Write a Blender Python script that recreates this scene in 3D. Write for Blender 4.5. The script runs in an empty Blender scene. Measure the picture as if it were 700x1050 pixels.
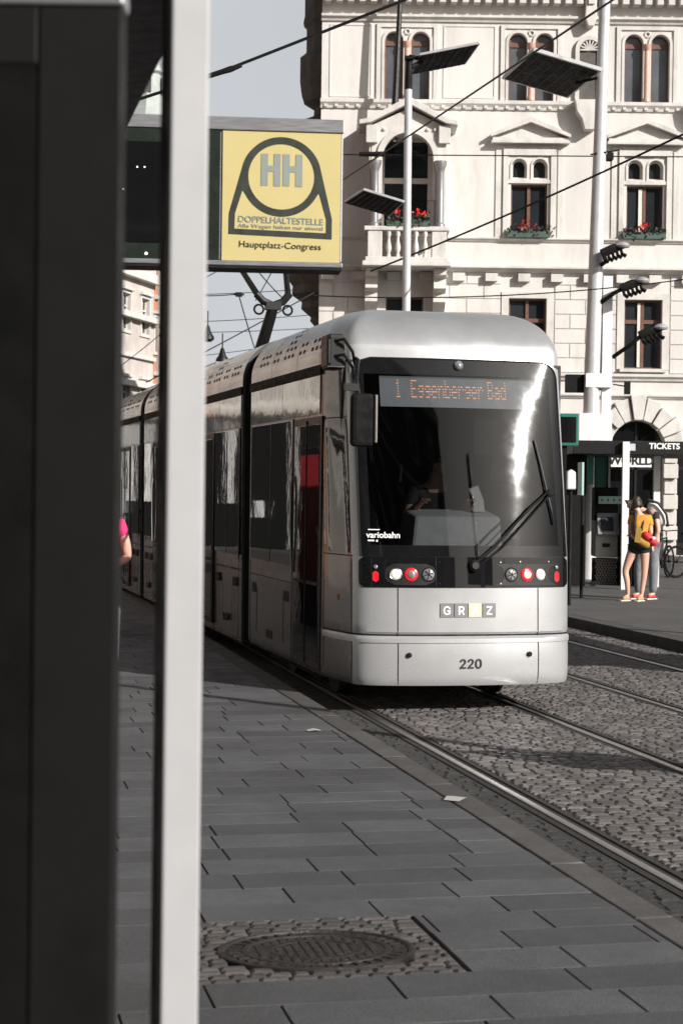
import bpy, bmesh, math, random
import numpy as np
from mathutils import Matrix, Vector
from mathutils.geometry import tessellate_polygon
random.seed(7); np.random.seed(7)
R = math.radians
sc = bpy.context.scene
COL = sc.collection

# ------------------------------------------------------------------ camera
F_PX, ROLL, PITCH = 1850.0, 0.013, math.atan(23/1850)
CAM = Vector((0, 0, 1.88))
ROT = (Matrix.Rotation(math.pi/2 - PITCH, 4, 'X') @ Matrix.Rotation(ROLL, 4, 'Z'))
cd = bpy.data.cameras.new('camera'); cam = bpy.data.objects.new('camera', cd); COL.objects.link(cam)
cam.matrix_world = Matrix.Translation(CAM) @ ROT
cd.sensor_fit = 'VERTICAL'; cd.sensor_height = 36; cd.lens = 36*F_PX/1050
cd.clip_start = 0.05; cd.clip_end = 3000
cd.dof.use_dof = True; cd.dof.focus_distance = 16.5; cd.dof.aperture_fstop = 6.3
sc.camera = cam

def ray(px, py):
    return ROT.to_3x3() @ Vector(((px-350)/F_PX, -(py-525)/F_PX, -1))
def P(px, py, Y):                      # a photo point at distance Y
    d = ray(px, py); return CAM + d*(Y/d.y)
def G(px, py, z=0.0):                  # a photo point on the ground at height z
    d = ray(px, py); return CAM + d*((z-CAM.z)/d.z)

# ------------------------------------------------------------------ light
SUN_H = Vector((0.752, -0.66)).normalized(); EL = R(26.5)
S = Vector((SUN_H.x*math.cos(EL), SUN_H.y*math.cos(EL), math.sin(EL)))
w = bpy.data.worlds.new('World'); sc.world = w; w.use_nodes = True
nt = w.node_tree; nt.nodes.clear()
sky = nt.nodes.new('ShaderNodeTexSky'); sky.sky_type = 'NISHITA'; sky.sun_disc = False
sky.sun_elevation = EL; sky.sun_rotation = math.atan2(S.x, S.y)
sky.air_density = 1.2; sky.dust_density = 2.5; sky.ozone_density = 1.0
hs = nt.nodes.new('ShaderNodeHueSaturation'); hs.inputs['Saturation'].default_value = 0.35
bg = nt.nodes.new('ShaderNodeBackground'); bg.inputs['Strength'].default_value = 0.05
wo = nt.nodes.new('ShaderNodeOutputWorld')
nt.links.new(sky.outputs[0], hs.inputs['Color'])
# a white bank added to brighten the low northern sky (a direction of the world, not of the camera)
geo = nt.nodes.new('ShaderNodeNewGeometry'); neg = nt.nodes.new('ShaderNodeVectorMath'); neg.operation = 'SCALE'; neg.inputs['Scale'].default_value = -1.0; nt.links.new(geo.outputs['Incoming'], neg.inputs[0]); tcw = neg
sx = nt.nodes.new('ShaderNodeSeparateXYZ'); nt.links.new(neg.outputs[0], sx.inputs[0])
def mrange(src, a, b, lo=0.0, hi=1.0):
    m = nt.nodes.new('ShaderNodeMapRange'); m.interpolation_type = 'SMOOTHSTEP'
    for k, v in ((1, a), (2, b), (3, lo), (4, hi)): m.inputs[k].default_value = v
    nt.links.new(src, m.inputs[0]); return m.outputs[0]
def mmul(a, b):
    m = nt.nodes.new('ShaderNodeMath'); m.operation = 'MULTIPLY'; nt.links.new(a, m.inputs[0]); nt.links.new(b, m.inputs[1]); return m.outputs[0]
wn = nt.nodes.new('ShaderNodeTexNoise'); wn.inputs['Scale'].default_value = 2.6; wn.inputs['Detail'].default_value = 5; nt.links.new(neg.outputs[0], wn.inputs['Vector'])
bank = mmul(mmul(mrange(sx.outputs['Y'], .55, .85), mrange(sx.outputs['Z'], .26, .60, 1.0, 0.0)), mrange(wn.outputs[0], .1, .75, .78, 1.0))
mxs = nt.nodes.new('ShaderNodeMix'); mxs.data_type = 'RGBA'; nt.links.new(bank, mxs.inputs[0]); nt.links.new(hs.outputs[0], mxs.inputs[6]); mxs.inputs[7].default_value = (9.2, 9.6, 10.1, 1)
nt.links.new(mxs.outputs[2], bg.inputs[0]); nt.links.new(bg.outputs[0], wo.inputs[0])
sl = bpy.data.lights.new('sun', 'SUN'); sl.energy = 5.0; sl.angle = R(0.5); sl.color = (1.0, 0.955, 0.90)
so = bpy.data.objects.new('sun', sl); COL.objects.link(so); so.rotation_euler = (-S).to_track_quat('-Z', 'Y').to_euler()
so.location = (20, -20, 30)
sc.view_settings.view_transform = 'Standard'; sc.view_settings.look = 'None'
sc.view_settings.exposure = 0.45; sc.view_settings.gamma = 1.0
sc.render.engine = 'CYCLES'; sc.cycles.max_bounces = 6; sc.cycles.transparent_max_bounces = 8
sc.cycles.use_denoising = True

# ------------------------------------------------------------------ materials
def mat(name, col, rough=0.6, metal=0.0, var=0.12, scale=6.0, bump=0.0, bscale=60.0, coat=0.0, spec=0.5, emit=0.0, attr=0.0, dirt=None, stretch=None, grain=0.0):
    m = bpy.data.materials.new(name); m.use_nodes = True
    n = m.node_tree; b = n.nodes['Principled BSDF']; L = n.links.new
    tc = n.nodes.new('ShaderNodeTexCoord'); mp = n.nodes.new('ShaderNodeMapping'); L(tc.outputs['Object'], mp.inputs[0])
    if stretch: mp.inputs['Scale'].default_value = stretch
    b.inputs['Roughness'].default_value = rough; b.inputs['Metallic'].default_value = metal
    b.inputs['Coat Weight'].default_value = coat; b.inputs['Coat Roughness'].default_value = 0.06 if metal > .4 or col[0] < .1 else 0.2
    b.inputs['Specular IOR Level'].default_value = spec
    base = n.nodes.new('ShaderNodeRGB'); base.outputs[0].default_value = (*col, 1); out = base.outputs[0]
    if var > 0:
        nz = n.nodes.new('ShaderNodeTexNoise'); nz.inputs['Scale'].default_value = scale; nz.inputs['Detail'].default_value = 6; nz.inputs['Roughness'].default_value = 0.62
        L(mp.outputs[0], nz.inputs['Vector'])
        mr = n.nodes.new('ShaderNodeMapRange'); mr.interpolation_type = 'SMOOTHSTEP'; mr.inputs[1].default_value = 0.22; mr.inputs[2].default_value = 0.78
        mr.inputs[3].default_value = 1-var; mr.inputs[4].default_value = 1+var; L(nz.outputs[0], mr.inputs[0])
        mx = n.nodes.new('ShaderNodeVectorMath'); mx.operation = 'SCALE'; L(out, mx.inputs[0]); L(mr.outputs[0], mx.inputs['Scale']); out = mx.outputs[0]
    if grain > 0:
        nz = n.nodes.new('ShaderNodeTexNoise'); nz.inputs['Scale'].default_value = 140; nz.inputs['Detail'].default_value = 3
        L(tc.outputs['Object'], nz.inputs['Vector'])
        mr = n.nodes.new('ShaderNodeMapRange'); mr.interpolation_type = 'SMOOTHSTEP'; mr.inputs[1].default_value = 0.22; mr.inputs[2].default_value = 0.78
        mr.inputs[3].default_value = 1-grain; mr.inputs[4].default_value = 1+grain; L(nz.outputs[0], mr.inputs[0])
        mx = n.nodes.new('ShaderNodeVectorMath'); mx.operation = 'SCALE'; L(out, mx.inputs[0]); L(mr.outputs[0], mx.inputs['Scale']); out = mx.outputs[0]
    if attr > 0:
        at = n.nodes.new('ShaderNodeAttribute'); at.attribute_name = 'rnd'
        mr = n.nodes.new('ShaderNodeMapRange'); mr.interpolation_type = 'SMOOTHSTEP'; mr.inputs[3].default_value = 1-attr; mr.inputs[4].default_value = 1+attr
        L(at.outputs['Fac'], mr.inputs[0])
        mx = n.nodes.new('ShaderNodeVectorMath'); mx.operation = 'SCALE'; L(out, mx.inputs[0]); L(mr.outputs[0], mx.inputs['Scale']); out = mx.outputs[0]
    if dirt:
        nz = n.nodes.new('ShaderNodeTexNoise'); nz.inputs['Scale'].default_value = dirt[2]; nz.inputs['Detail'].default_value = 8; nz.inputs['Roughness'].default_value = 0.7
        L(mp.outputs[0], nz.inputs['Vector'])
        mr = n.nodes.new('ShaderNodeMapRange'); mr.interpolation_type = 'SMOOTHSTEP'; mr.inputs[1].default_value = 0.44; mr.inputs[2].default_value = 0.78; mr.inputs[4].default_value = dirt[1]; L(nz.outputs[0], mr.inputs[0])
        mx = n.nodes.new('ShaderNodeMix'); mx.data_type = 'RGBA'; L(mr.outputs[0], mx.inputs[0]); L(out, mx.inputs[6]); mx.inputs[7].default_value = (*dirt[0], 1); out = mx.outputs[2]
    L(out, b.inputs['Base Color'])
    if rough > 0.02:
        nr = n.nodes.new('ShaderNodeTexNoise'); nr.inputs['Scale'].default_value = scale*2.3; nr.inputs['Detail'].default_value = 5; L(mp.outputs[0], nr.inputs['Vector'])
        mr = n.nodes.new('ShaderNodeMapRange'); mr.interpolation_type = 'SMOOTHSTEP'; mr.inputs[1].default_value = 0.22; mr.inputs[2].default_value = 0.78
        mr.inputs[3].default_value = rough*0.8; mr.inputs[4].default_value = min(1, rough*1.2); L(nr.outputs[0], mr.inputs[0]); L(mr.outputs[0], b.inputs['Roughness'])
    if bump > 0:
        nb = n.nodes.new('ShaderNodeTexNoise'); nb.inputs['Scale'].default_value = bscale; nb.inputs['Detail'].default_value = 6; L(tc.outputs['Object'], nb.inputs['Vector'])
        bp = n.nodes.new('ShaderNodeBump'); bp.inputs['Strength'].default_value = 1.0; bp.inputs['Distance'].default_value = bump; L(nb.outputs[0], bp.inputs['Height']); L(bp.outputs[0], b.inputs['Normal'])
    if emit > 0:
        b.inputs['Emission Color'].default_value = (*col, 1); b.inputs['Emission Strength'].default_value = emit
    return m

def glass_mat(name, tint, refl_rough=0.02):
    m = bpy.data.materials.new(name); m.use_nodes = True; n = m.node_tree; n.nodes.clear(); L = n.links.new
    o = n.nodes.new('ShaderNodeOutputMaterial'); mix = n.nodes.new('ShaderNodeMixShader')
    tr = n.nodes.new('ShaderNodeBsdfTransparent'); tr.inputs[0].default_value = (*tint, 1)
    gl = n.nodes.new('ShaderNodeBsdfGlossy'); gl.inputs['Roughness'].default_value = refl_rough; gl.distribution = 'GGX'
    g2 = n.nodes.new('ShaderNodeBsdfGlossy'); g2.inputs['Roughness'].default_value = .11; gm = n.nodes.new('ShaderNodeMixShader'); gm.inputs[0].default_value = .006; L(gl.outputs[0], gm.inputs[1]); L(g2.outputs[0], gm.inputs[2])
    fr = n.nodes.new('ShaderNodeFresnel'); fr.inputs[0].default_value = 1.5
    tcn = n.nodes.new('ShaderNodeTexCoord'); nz = n.nodes.new('ShaderNodeTexNoise'); nz.inputs['Scale'].default_value = 9; nz.inputs['Detail'].default_value = 6
    L(tcn.outputs['Object'], nz.inputs['Vector'])
    mr = n.nodes.new('ShaderNodeMapRange'); mr.inputs[1].default_value = 0.4; mr.inputs[2].default_value = 0.75; mr.inputs[3].default_value = refl_rough; mr.inputs[4].default_value = refl_rough+0.02
    L(nz.outputs[0], mr.inputs[0]); L(mr.outputs[0], gl.inputs['Roughness'])
    L(fr.outputs[0], mix.inputs[0]); L(tr.outputs[0], mix.inputs[1]); L(gm.outputs[0], mix.inputs[2]); L(mix.outputs[0], o.inputs[0])
    return m

M = dict(
 facade=mat('facade_stucco', (.575,.553,.53), .85, var=.08, scale=.9, bump=.004, bscale=25, stretch=(1,1,.22), dirt=((.38,.35,.32), .6, 1.5), grain=.05),
 stone=mat('carved_stone', (.555,.535,.51), .85, var=.10, scale=2.2, bump=.006, bscale=18, stretch=(1,1,.4), dirt=((.28,.26,.24), .55, 2.6), grain=.06),
 side_stone=mat('shaded_stone', (.085,.078,.07), .9, var=.25, scale=2, bump=.01, bscale=9),  # stone darkened so the turret carries its shade in the colour
 wood=mat('window_wood', (.13,.062,.042), .5, var=.2, scale=9),
 white_frame=mat('white_window_paint', (.62,.58,.53), .5, var=.06),
 pane=mat('window_glass', (.02,.023,.027), .04, var=.3, scale=.8, spec=.7),
 pane_grey=mat('window_glass_curtained', (.085,.09,.10), .06, var=.3, scale=1.2, spec=.6),
 marble=mat('pink_marble', (.50,.30,.23), .4, var=.15, scale=14),
 black=mat('black_paint', (.005,.005,.005), .5, spec=.35, var=.25, scale=8),
 blackmatt=mat('black_rubber', (.006,.006,.006), .85, spec=.2, var=.3, scale=7),
 dark=mat('dark_metal', (.0028,.0027,.0025), .7, var=.15, scale=3, spec=.25),
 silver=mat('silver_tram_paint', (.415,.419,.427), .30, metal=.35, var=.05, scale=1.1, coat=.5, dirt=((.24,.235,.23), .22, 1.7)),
 silver_side=mat('shaded_silver_paint', (.15,.152,.156), .26, metal=.45, var=.12, scale=.9, coat=.4),  # tram silver darkened, the shade of the flank put into the colour
 gloss=mat('polished_side_panel', (.36,.355,.35), .07, metal=.75, var=.05, scale=2, bump=.004, bscale=1.6),
 roofgrey=mat('tram_roof_paint', (.33,.335,.345), .34, metal=.35, var=.06, scale=1.8, coat=.2, dirt=((.22,.21,.20), .35, 2.5)),
 sideglass=mat('tinted_side_glass', (.008,.008,.009), .015, var=.2, scale=2, spec=.75, bump=.0012, bscale=2.5),
 frit=mat('black_windscreen_border', (.007,.007,.008), .03, var=.2, scale=3, spec=.5),
 seam=mat('panel_gap', (.006,.006,.006), .9, var=0),
 chrome=mat('chrome', (.75,.75,.76), .12, metal=1, var=.05),
 steel=mat('rail_steel', (.42,.41,.40), .34, metal=1, var=.12, scale=30, stretch=(1,1,1)),
 rust=mat('rail_side', (.030,.026,.023), .8, var=.3, scale=20),
 galv=mat('galvanised_steel', (.46,.46,.47), .45, metal=.5, var=.10, scale=4),
 polepaint=mat('grey_pole_paint', (.52,.52,.53), .45, metal=.2, var=.06, scale=3, dirt=((.25,.25,.25), .3, 4)),
 whitebox=mat('white_sheet_metal', (.70,.70,.69), .5, var=.05, scale=3, dirt=((.4,.39,.37), .3, 5)),
 whitepost=mat('white_powder_coat', (.37,.37,.38), .38, var=.025, scale=5, dirt=((.50,.49,.48), .25, 7)),
 slab=mat('paving_slab_stone', (.068,.0695,.073), .62, var=.16, scale=2.4, attr=.2, bump=.003, bscale=130, grain=.42, dirt=((.03,.03,.03), .6, 1.1)),
 bedding=mat('cobble_bedding', (.040,.036,.034), .95, var=.3, scale=12), joint=mat('dark_joint', (.018,.016,.015), .95, var=.3, scale=12),
 kerb=mat('kerb_granite', (.068,.064,.062), .75, var=.18, scale=4, attr=.16, bump=.003, bscale=90, grain=.25, dirt=((.05,.045,.04), .6, 3)),
 cobble=mat('cobble_granite', (.100,.091,.088), .62, var=.22, scale=5, attr=.36, bump=.004, bscale=55, grain=.30, dirt=((.05,.042,.04), .6, 1.4)),
 sett=mat('pavement_sett_stone', (.056,.052,.051), .7, var=.22, scale=6, attr=.35, bump=.003, bscale=80, grain=.25, dirt=((.10,.07,.06), .5, 5)),
 asphalt=mat('asphalt', (.032,.031,.030), .9, var=.25, scale=3, bump=.008, bscale=70, grain=.35),
 earth=mat('far_ground', (.06,.059,.057), .9, var=.2, scale=1.2, bump=.003, bscale=40, grain=.2),
 plaza=mat('plaza_stone', (.066,.065,.065), .8, var=.18, scale=.8, bump=.003, bscale=40, grain=.18),
 iron=mat('cast_iron', (.026,.022,.020), .55, metal=.4, var=.35, scale=14, bump=.004, bscale=60),
 yellow=mat('yellow_sign_sheet', (.49,.415,.185), .5, var=.03, scale=3, dirt=((.55,.43,.16), .3, 6)),
 signdark=mat('sign_dark_green', (.018,.022,.018), .5, var=.1),
 signgreen=mat('sign_display_green', (.014,.020,.016), .3, var=.15),
 signgrey=mat('sign_grey_green', (.22,.25,.23), .55, var=.05),
 alu=mat('brushed_aluminium', (.30,.30,.315), .38, metal=.6, var=.12, scale=5, stretch=(1,1,12)),
 led_white=mat('white_led', (1,.95,.9), .5, var=0, emit=1.5),
 led_orange=mat('orange_led', (1.0,.42,.20), .5, var=0, emit=2.7),
 display=mat('glowing_display_backing', (.30,.31,.325), .5, var=.12, scale=5, emit=.62),  # glow stands in for daylight falling on the backing
 lampwhite=mat('lit_headlamp', (.8,.70,.60), .3, var=0, emit=.32),
 lampred=mat('red_lens', (.55,.015,.02), .2, var=.15, scale=30, emit=.35),
 lens=mat('clear_lens', (.35,.36,.37), .12, metal=.6, var=.35, scale=60),
 amber=mat('amber_lens', (.45,.13,.02), .3, var=.2, scale=30),
 tilegrey=mat('logo_grey', (.16,.16,.165), .5, var=.05), tilebeige=mat('logo_beige', (.50,.47,.37), .5, var=.05),
 ink=mat('black_lettering', (.012,.012,.013), .5, var=0), white=mat('white_lettering', (.80,.80,.78), .5, var=.03),
 inkdark=mat('dark_green_lettering', (.022,.026,.02), .5, var=0),
 dash=mat('dashboard_grey', (.60,.61,.62), .6, var=.12, scale=9), cloth_white=mat('white_cloth', (.78,.78,.74), .8, var=.06, scale=12),
 interior=mat('dark_interior', (.016,.016,.017), .7, var=.2),
 skin=mat('skin', (.55,.33,.25), .5, var=.06, scale=12), hair=mat('brown_hair', (.028,.016,.011), .5, var=.3, scale=40),
 orange=mat('mustard_cotton', (.56,.25,.035), .85, var=.12, scale=14, bump=.006, bscale=16), pink=mat('pink_cotton', (.62,.035,.16), .85, var=.12, scale=10, bump=.006, bscale=14),
 denim=mat('grey_denim', (.16,.175,.19), .85, var=.22, scale=10, bump=.008, bscale=14), darkcloth=mat('dark_cloth', (.022,.022,.026), .85, var=.25, scale=10),
 shoe=mat('tan_canvas', (.50,.24,.13), .7, var=.1), sole=mat('pale_sole', (.58,.52,.46), .7, var=.05), red=mat('red_fabric', (.55,.02,.035), .6, var=.15, scale=9),
 poster_red=mat('dark_red_poster', (.27,.012,.018), .6, var=.15, scale=3), olive=mat('olive_canvas', (.27,.17,.025), .8, var=.15, scale=9), stripe=mat('pale_backpack', (.62,.62,.60), .7, var=.1),
 teal=mat('teal_panel', (.03,.15,.125), .35, var=.12, scale=2), tealpale=mat('pale_teal_panel', (.36,.55,.50), .5, var=.08),
 cream=mat('machine_cream', (.42,.43,.37), .5, var=.06), screen=mat('ticket_screen', (.06,.065,.075), .1, var=.3, scale=3),
 copper=mat('copper_green', (.33,.36,.345), .7, var=.2, scale=.5), slate=mat('roof_slate', (.07,.065,.06), .8, var=.2, scale=2),
 stucco_pink=mat('pink_cream_stucco', (.46,.42,.39), .85, var=.18, scale=.9, dirt=((.33,.27,.24), .5, .8)),
 stucco_orange=mat('orange_stucco', (.44,.19,.10), .85, var=.10, scale=.5), stucco_cream=mat('cream_stucco', (.42,.39,.35), .85, var=.12, scale=.5, dirt=((.30,.27,.24), .5, .8)),
 stucco_dark=mat('brown_stucco', (.09,.082,.076), .85, var=.12, scale=.5),
 leaf=mat('leaf_green', (.035,.050,.028), .6, var=.3, scale=30), petal=mat('red_petal', (.68,.02,.02), .6, var=.15, scale=30), plum=mat('plum_petal', (.10,.03,.06), .6, var=.3, scale=30),
 greenbox=mat('green_planter', (.05,.085,.07), .6, var=.1), lattice=mat('lattice_plate', (.40,.36,.34), .5, metal=.3, var=.05),
 shadeglass=mat('dark_glass_panel', (.006,.006,.006), .3, var=.2),
 litter=mat('white_paper', (.36,.355,.34), .8, var=.05),
)
M['windscreen'] = glass_mat('windscreen_glass', (.29,.30,.305), .022)

try:
    import os
    SANS = bpy.data.fonts.load(os.path.join(bpy.utils.system_resource('DATAFILES'), 'fonts', 'Inter.woff2'))
except Exception:
    SANS = None
# ------------------------------------------------------------------ mesh building
WM = {}
class MB:
    def __init__(s): s.v = []; s.f = []; s.mi = []
    def add(s, vs, fs, mi=0):
        o = len(s.v); s.v += [tuple(p) for p in vs]; s.f += [tuple(i+o for i in f) for f in fs]; s.mi += [mi]*len(fs)
    def box(s, x0, x1, y0, y1, z0, z1, mi=0, T=None):
        vs = [Vector((x, y, z)) for x in (x0, x1) for y in (y0, y1) for z in (z0, z1)]
        if T is not None: vs = [T @ p for p in vs]
        s.add(vs, [(0,1,3,2),(4,6,7,5),(0,4,5,1),(2,3,7,6),(0,2,6,4),(1,5,7,3)], mi)
    def hexa(s, a, b, mi=0):             # two matching loops of points
        n = len(a); s.add(list(a)+list(b), [tuple(range(n))[::-1], tuple(range(n, 2*n))] + [(i,(i+1)%n,(i+1)%n+n,i+n) for i in range(n)], mi)
    def tube(s, pts, r, n=8, mi=0, caps=True):
        pts = [Vector(p) for p in pts]; k = len(pts)
        rs = r if isinstance(r, (list, tuple)) else [r]*k
        vs = []; up = None
        for i, p in enumerate(pts):
            t = (pts[min(i+1, k-1)] - pts[max(i-1, 0)]).normalized()
            if up is None: up = Vector((0,0,1)) if abs(t.z) < .9 else Vector((1,0,0))
            a = t.cross(up).normalized(); b = a.cross(t).normalized(); up = b
            vs += [p + (a*math.cos(q) + b*math.sin(q))*rs[i] for q in [2*math.pi*j/n for j in range(n)]]
        fs = [(i*n+j, i*n+(j+1)%n, (i+1)*n+(j+1)%n, (i+1)*n+j) for i in range(k-1) for j in range(n)]
        if caps: fs += [tuple(range(n))[::-1], tuple(range((k-1)*n, k*n))]
        s.add(vs, fs, mi)
    def lathe(s, prof, n=24, T=None, mi=0, caps=True):
        vs = [Vector((r*math.cos(2*math.pi*j/n), r*math.sin(2*math.pi*j/n), z)) for r, z in prof for j in range(n)]
        if T is not None: vs = [T @ p for p in vs]
        k = len(prof)
        fs = [(i*n+j, i*n+(j+1)%n, (i+1)*n+(j+1)%n, (i+1)*n+j) for i in range(k-1) for j in range(n)]
        if caps: fs += [tuple(range(n))[::-1], tuple(range((k-1)*n, k*n))]
        s.add(vs, fs, mi)
    def prism(s, poly, y0, y1, mi=0, T=None):   # poly in (x,z), pushed from y0 to y1
        a = [Vector((x, y0, z)) for x, z in poly]; b = [Vector((x, y1, z)) for x, z in poly]
        if T is not None: a = [T @ p for p in a]; b = [T @ p for p in b]
        n = len(poly); tri = tessellate_polygon([[Vector((x, z, 0)) for x, z in poly]])
        s.add(a+b, [tuple(t) for t in tri] + [tuple(i+n for i in t) for t in tri] + [(i,(i+1)%n,(i+1)%n+n,i+n) for i in range(n)], mi)
    def grid(s, rows, mi=0, close=False):
        n = len(rows[0]); vs = [p for r in rows for p in r]
        s.add(vs, [(i*n+j, i*n+j+1, (i+1)*n+j+1, (i+1)*n+j) for i in range(len(rows)-1) for j in range(n-1)], mi)
    def torus(s, c, R0, r0, T=None, n=28, m=8, mi=0):
        vs = []
        for i in range(n):
            a = 2*math.pi*i/n
            for j in range(m):
                b = 2*math.pi*j/m; q = Vector(((R0+r0*math.cos(b))*math.cos(a), r0*math.sin(b), (R0+r0*math.cos(b))*math.sin(a)))
                vs.append((T @ q if T is not None else q) + Vector(c))
        s.add(vs, [(i*m+j, ((i+1)%n)*m+j, ((i+1)%n)*m+(j+1)%m, i*m+(j+1)%m) for i in range(n) for j in range(m)], mi)
    def mesh(s, me, T, mi=0):
        s.add([T @ v.co for v in me.vertices], [tuple(p.vertices) for p in me.polygons], mi)
    def build(s, name, m, parent=None, smooth=False, bevel=0.0, world=False, angle=40, rnd=None, nrm=True):
        me = bpy.data.meshes.new(name); vs = s.v
        if world and parent is not None:
            I = WM[parent.name].inverted(); vs = [I @ Vector(p) for p in vs]
        me.from_pydata([tuple(p) for p in vs], [], s.f); me.update()
        for q in (m if isinstance(m, (list, tuple)) else [m]): me.materials.append(q)
        if any(s.mi): me.polygons.foreach_set('material_index', s.mi)
        if nrm:
            bm = bmesh.new(); bm.from_mesh(me); bmesh.ops.recalc_face_normals(bm, faces=bm.faces); bm.to_mesh(me); bm.free()
        if rnd is not None:
            at = me.attributes.new('rnd', 'FLOAT', 'FACE'); at.data.foreach_set('value', rnd)
        if smooth:
            me.shade_smooth(); me.set_sharp_from_angle(angle=R(angle))
        o = bpy.data.objects.new(name, me); COL.objects.link(o)
        if parent is not None: o.parent = parent; WM[o.name] = WM[parent.name]
        else: WM[o.name] = Matrix()
        if bevel:
            b = o.modifiers.new('bevel', 'BEVEL'); b.width = bevel; b.segments = 2; b.limit_method = 'ANGLE'; b.angle_limit = R(40)
        return o

def tag(o, label, cat, group=None):
    o['label'] = label; o['category'] = cat
    if group: o['group'] = group
    return o
def thing(name, label, cat, loc=(0,0,0), rotz=0.0, group=None):
    o = bpy.data.objects.new(name, None); COL.objects.link(o); o.empty_display_size = .1
    o.location = loc; o.rotation_euler = (0, 0, rotz)
    WM[o.name] = Matrix.Translation(Vector(loc)) @ Matrix.Rotation(rotz, 4, 'Z')
    return tag(o, label, cat, group)
def struct(name, mb, m, **k):
    o = mb.build(name, m, **k); o['kind'] = 'structure'; return o
def copy_tree(o, parent=None):
    c = o.copy(); COL.objects.link(c)
    if parent is not None: c.parent = parent
    for ch in list(o.children): copy_tree(ch, c)
    return c
def text_mesh(txt, size=1.0, bold=0.0, align='CENTER', ext=0.0, sx=1.0, sans=False):
    cu = bpy.data.curves.new('txt', 'FONT'); cu.body = txt; cu.font = (SANS if sans else None) or cu.font; cu.size = 1.0; cu.align_x = align; cu.align_y = 'CENTER'
    cu.resolution_u = 5
    ob = bpy.data.objects.new('txt', cu); COL.objects.link(ob)
    me = bpy.data.meshes.new_from_object(ob.evaluated_get(bpy.context.evaluated_depsgraph_get()))
    bpy.data.objects.remove(ob); bpy.data.curves.remove(cu)
    me.transform(Matrix.Diagonal((size*sx, size, 1, 1)))
    if bold:                              # heavier strokes: shifted copies, each a hair in front of the last
        b = MB()
        for k, (dx, dy) in enumerate(((0,0),(1,0),(-1,0),(0,.8),(0,-.8),(.7,.6),(-.7,-.6),(.7,-.6),(-.7,.6))):
            b.mesh(me, Matrix.Translation((dx*bold, dy*bold, k*.00008)))
        me = bpy.data.meshes.new('txt'); me.from_pydata(b.v, [], b.f); me.update()
    return me
def frame(o, xa, za):                   # matrix taking text XY plane to xa / za at origin o
    xa = Vector(xa).normalized(); za = Vector(za); nn = xa.cross(za).normalized(); za = nn.cross(xa).normalized()
    return Matrix(((xa.x, za.x, nn.x, o[0]), (xa.y, za.y, nn.y, o[1]), (xa.z, za.z, nn.z, o[2]), (0,0,0,1)))
FRONT = lambda o: frame(o, (1,0,0), (0,0,1))

def skin(verts, edges, radii, name, m, parent, sub=2, squash=None):
    me = bpy.data.meshes.new(name); bm = bmesh.new(); ly = bm.verts.layers.skin.verify(); bv = []
    for i, (p, r) in enumerate(zip(verts, radii)):
        v = bm.verts.new(p); v[ly].radius = (r, r) if not isinstance(r, tuple) else r; v[ly].use_root = (i == 0); bv.append(v)
    for a, b in edges: bm.edges.new((bv[a], bv[b]))
    bm.to_mesh(me); bm.free()
    ob = bpy.data.objects.new(name, me); COL.objects.link(ob)
    ob.modifiers.new('skin', 'SKIN'); sb = ob.modifiers.new('sub', 'SUBSURF'); sb.levels = sub; sb.render_levels = sub
    dg = bpy.context.evaluated_depsgraph_get(); out = bpy.data.meshes.new_from_object(ob.evaluated_get(dg))
    bpy.data.objects.remove(ob); out.materials.clear(); out.materials.append(m); out.shade_smooth(); out.name = name
    o = bpy.data.objects.new(name, out); COL.objects.link(o)
    if parent is not None: o.parent = parent; WM[o.name] = WM[parent.name]
    return o
def chain(lst):                        # [(key, pos, r, parentkey)]
    idx = {}; v = []; r = []; e = []
    for k, p, rad, par in lst:
        idx[k] = len(v); v.append(Vector(p)); r.append(rad)
        if par is not None: e.append((idx[par], idx[k]))
    return v, e, r
def hand(key, wrist, direction, up, s=1.0):
    d = Vector(direction).normalized(); u = Vector(up); sd = d.cross(u).normalized(); u = sd.cross(d).normalized()
    w0 = Vector(wrist); L = [(key+'p', w0+d*.05*s, .024*s, key)]
    pal = w0+d*.085*s; L.append((key+'q', pal, .026*s, key+'p'))
    for i, (o, ln) in enumerate(((-.03,.065),(-.010,.078),(.011,.072),(.03,.055))):
        a = pal+sd*o*s+d*.02*s; L.append((f'{key}f{i}a', a, .010*s, key+'q')); L.append((f'{key}f{i}b', a+d*ln*.55*s-u*.012*s, .009*s, f'{key}f{i}a')); L.append((f'{key}f{i}c', a+d*ln*.9*s-u*.035*s, .008*s, f'{key}f{i}b'))
    t = w0+d*.04*s-sd*.03*s; L.append((key+'t1', t, .011*s, key+'p')); L.append((key+'t2', t+d*.035*s-sd*.018*s-u*.012*s, .009*s, key+'t1'))
    return L
# ------------------------------------------------------------------ the tram
TH = R(13.8)
tram = thing('tram', 'silver articulated tram with black windscreen and lit orange destination board, stopped on the rails', 'tram', (1.105, 15.2, 0), TH)
W = 1.07; NB = 3.0; BB = 0.46; ENDY = 4.35
CTRL = [(0,0),(.2,.004),(.4,.018),(.6,.045),(.75,.080),(.86,.125),(.925,.175),(.96,.24),(.98,.33),(1.0,.45),(1.025,.60),(1.05,.76),(1.066,.92),(W,1.05)]
def smooth_curve(n):
    out = []; m = len(CTRL)
    for i in range(n):
        t = (m-1)*i/(n-1); k = min(int(t), m-2); f = t-k
        p = [Vector((*CTRL[max(k-1,0)],0)) if k > 0 else Vector((-CTRL[1][0], CTRL[1][1], 0)), Vector((*CTRL[k],0)), Vector((*CTRL[k+1],0)), Vector((*CTRL[min(k+2,m-1)],0))]
        q = .5*((2*p[1])+(p[2]-p[0])*f+(2*p[0]-5*p[1]+4*p[2]-p[3])*f*f+(-p[0]+3*p[1]-3*p[2]+p[3])*f**3)
        out.append((min(q.x, W), q.y))
    return out
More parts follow.
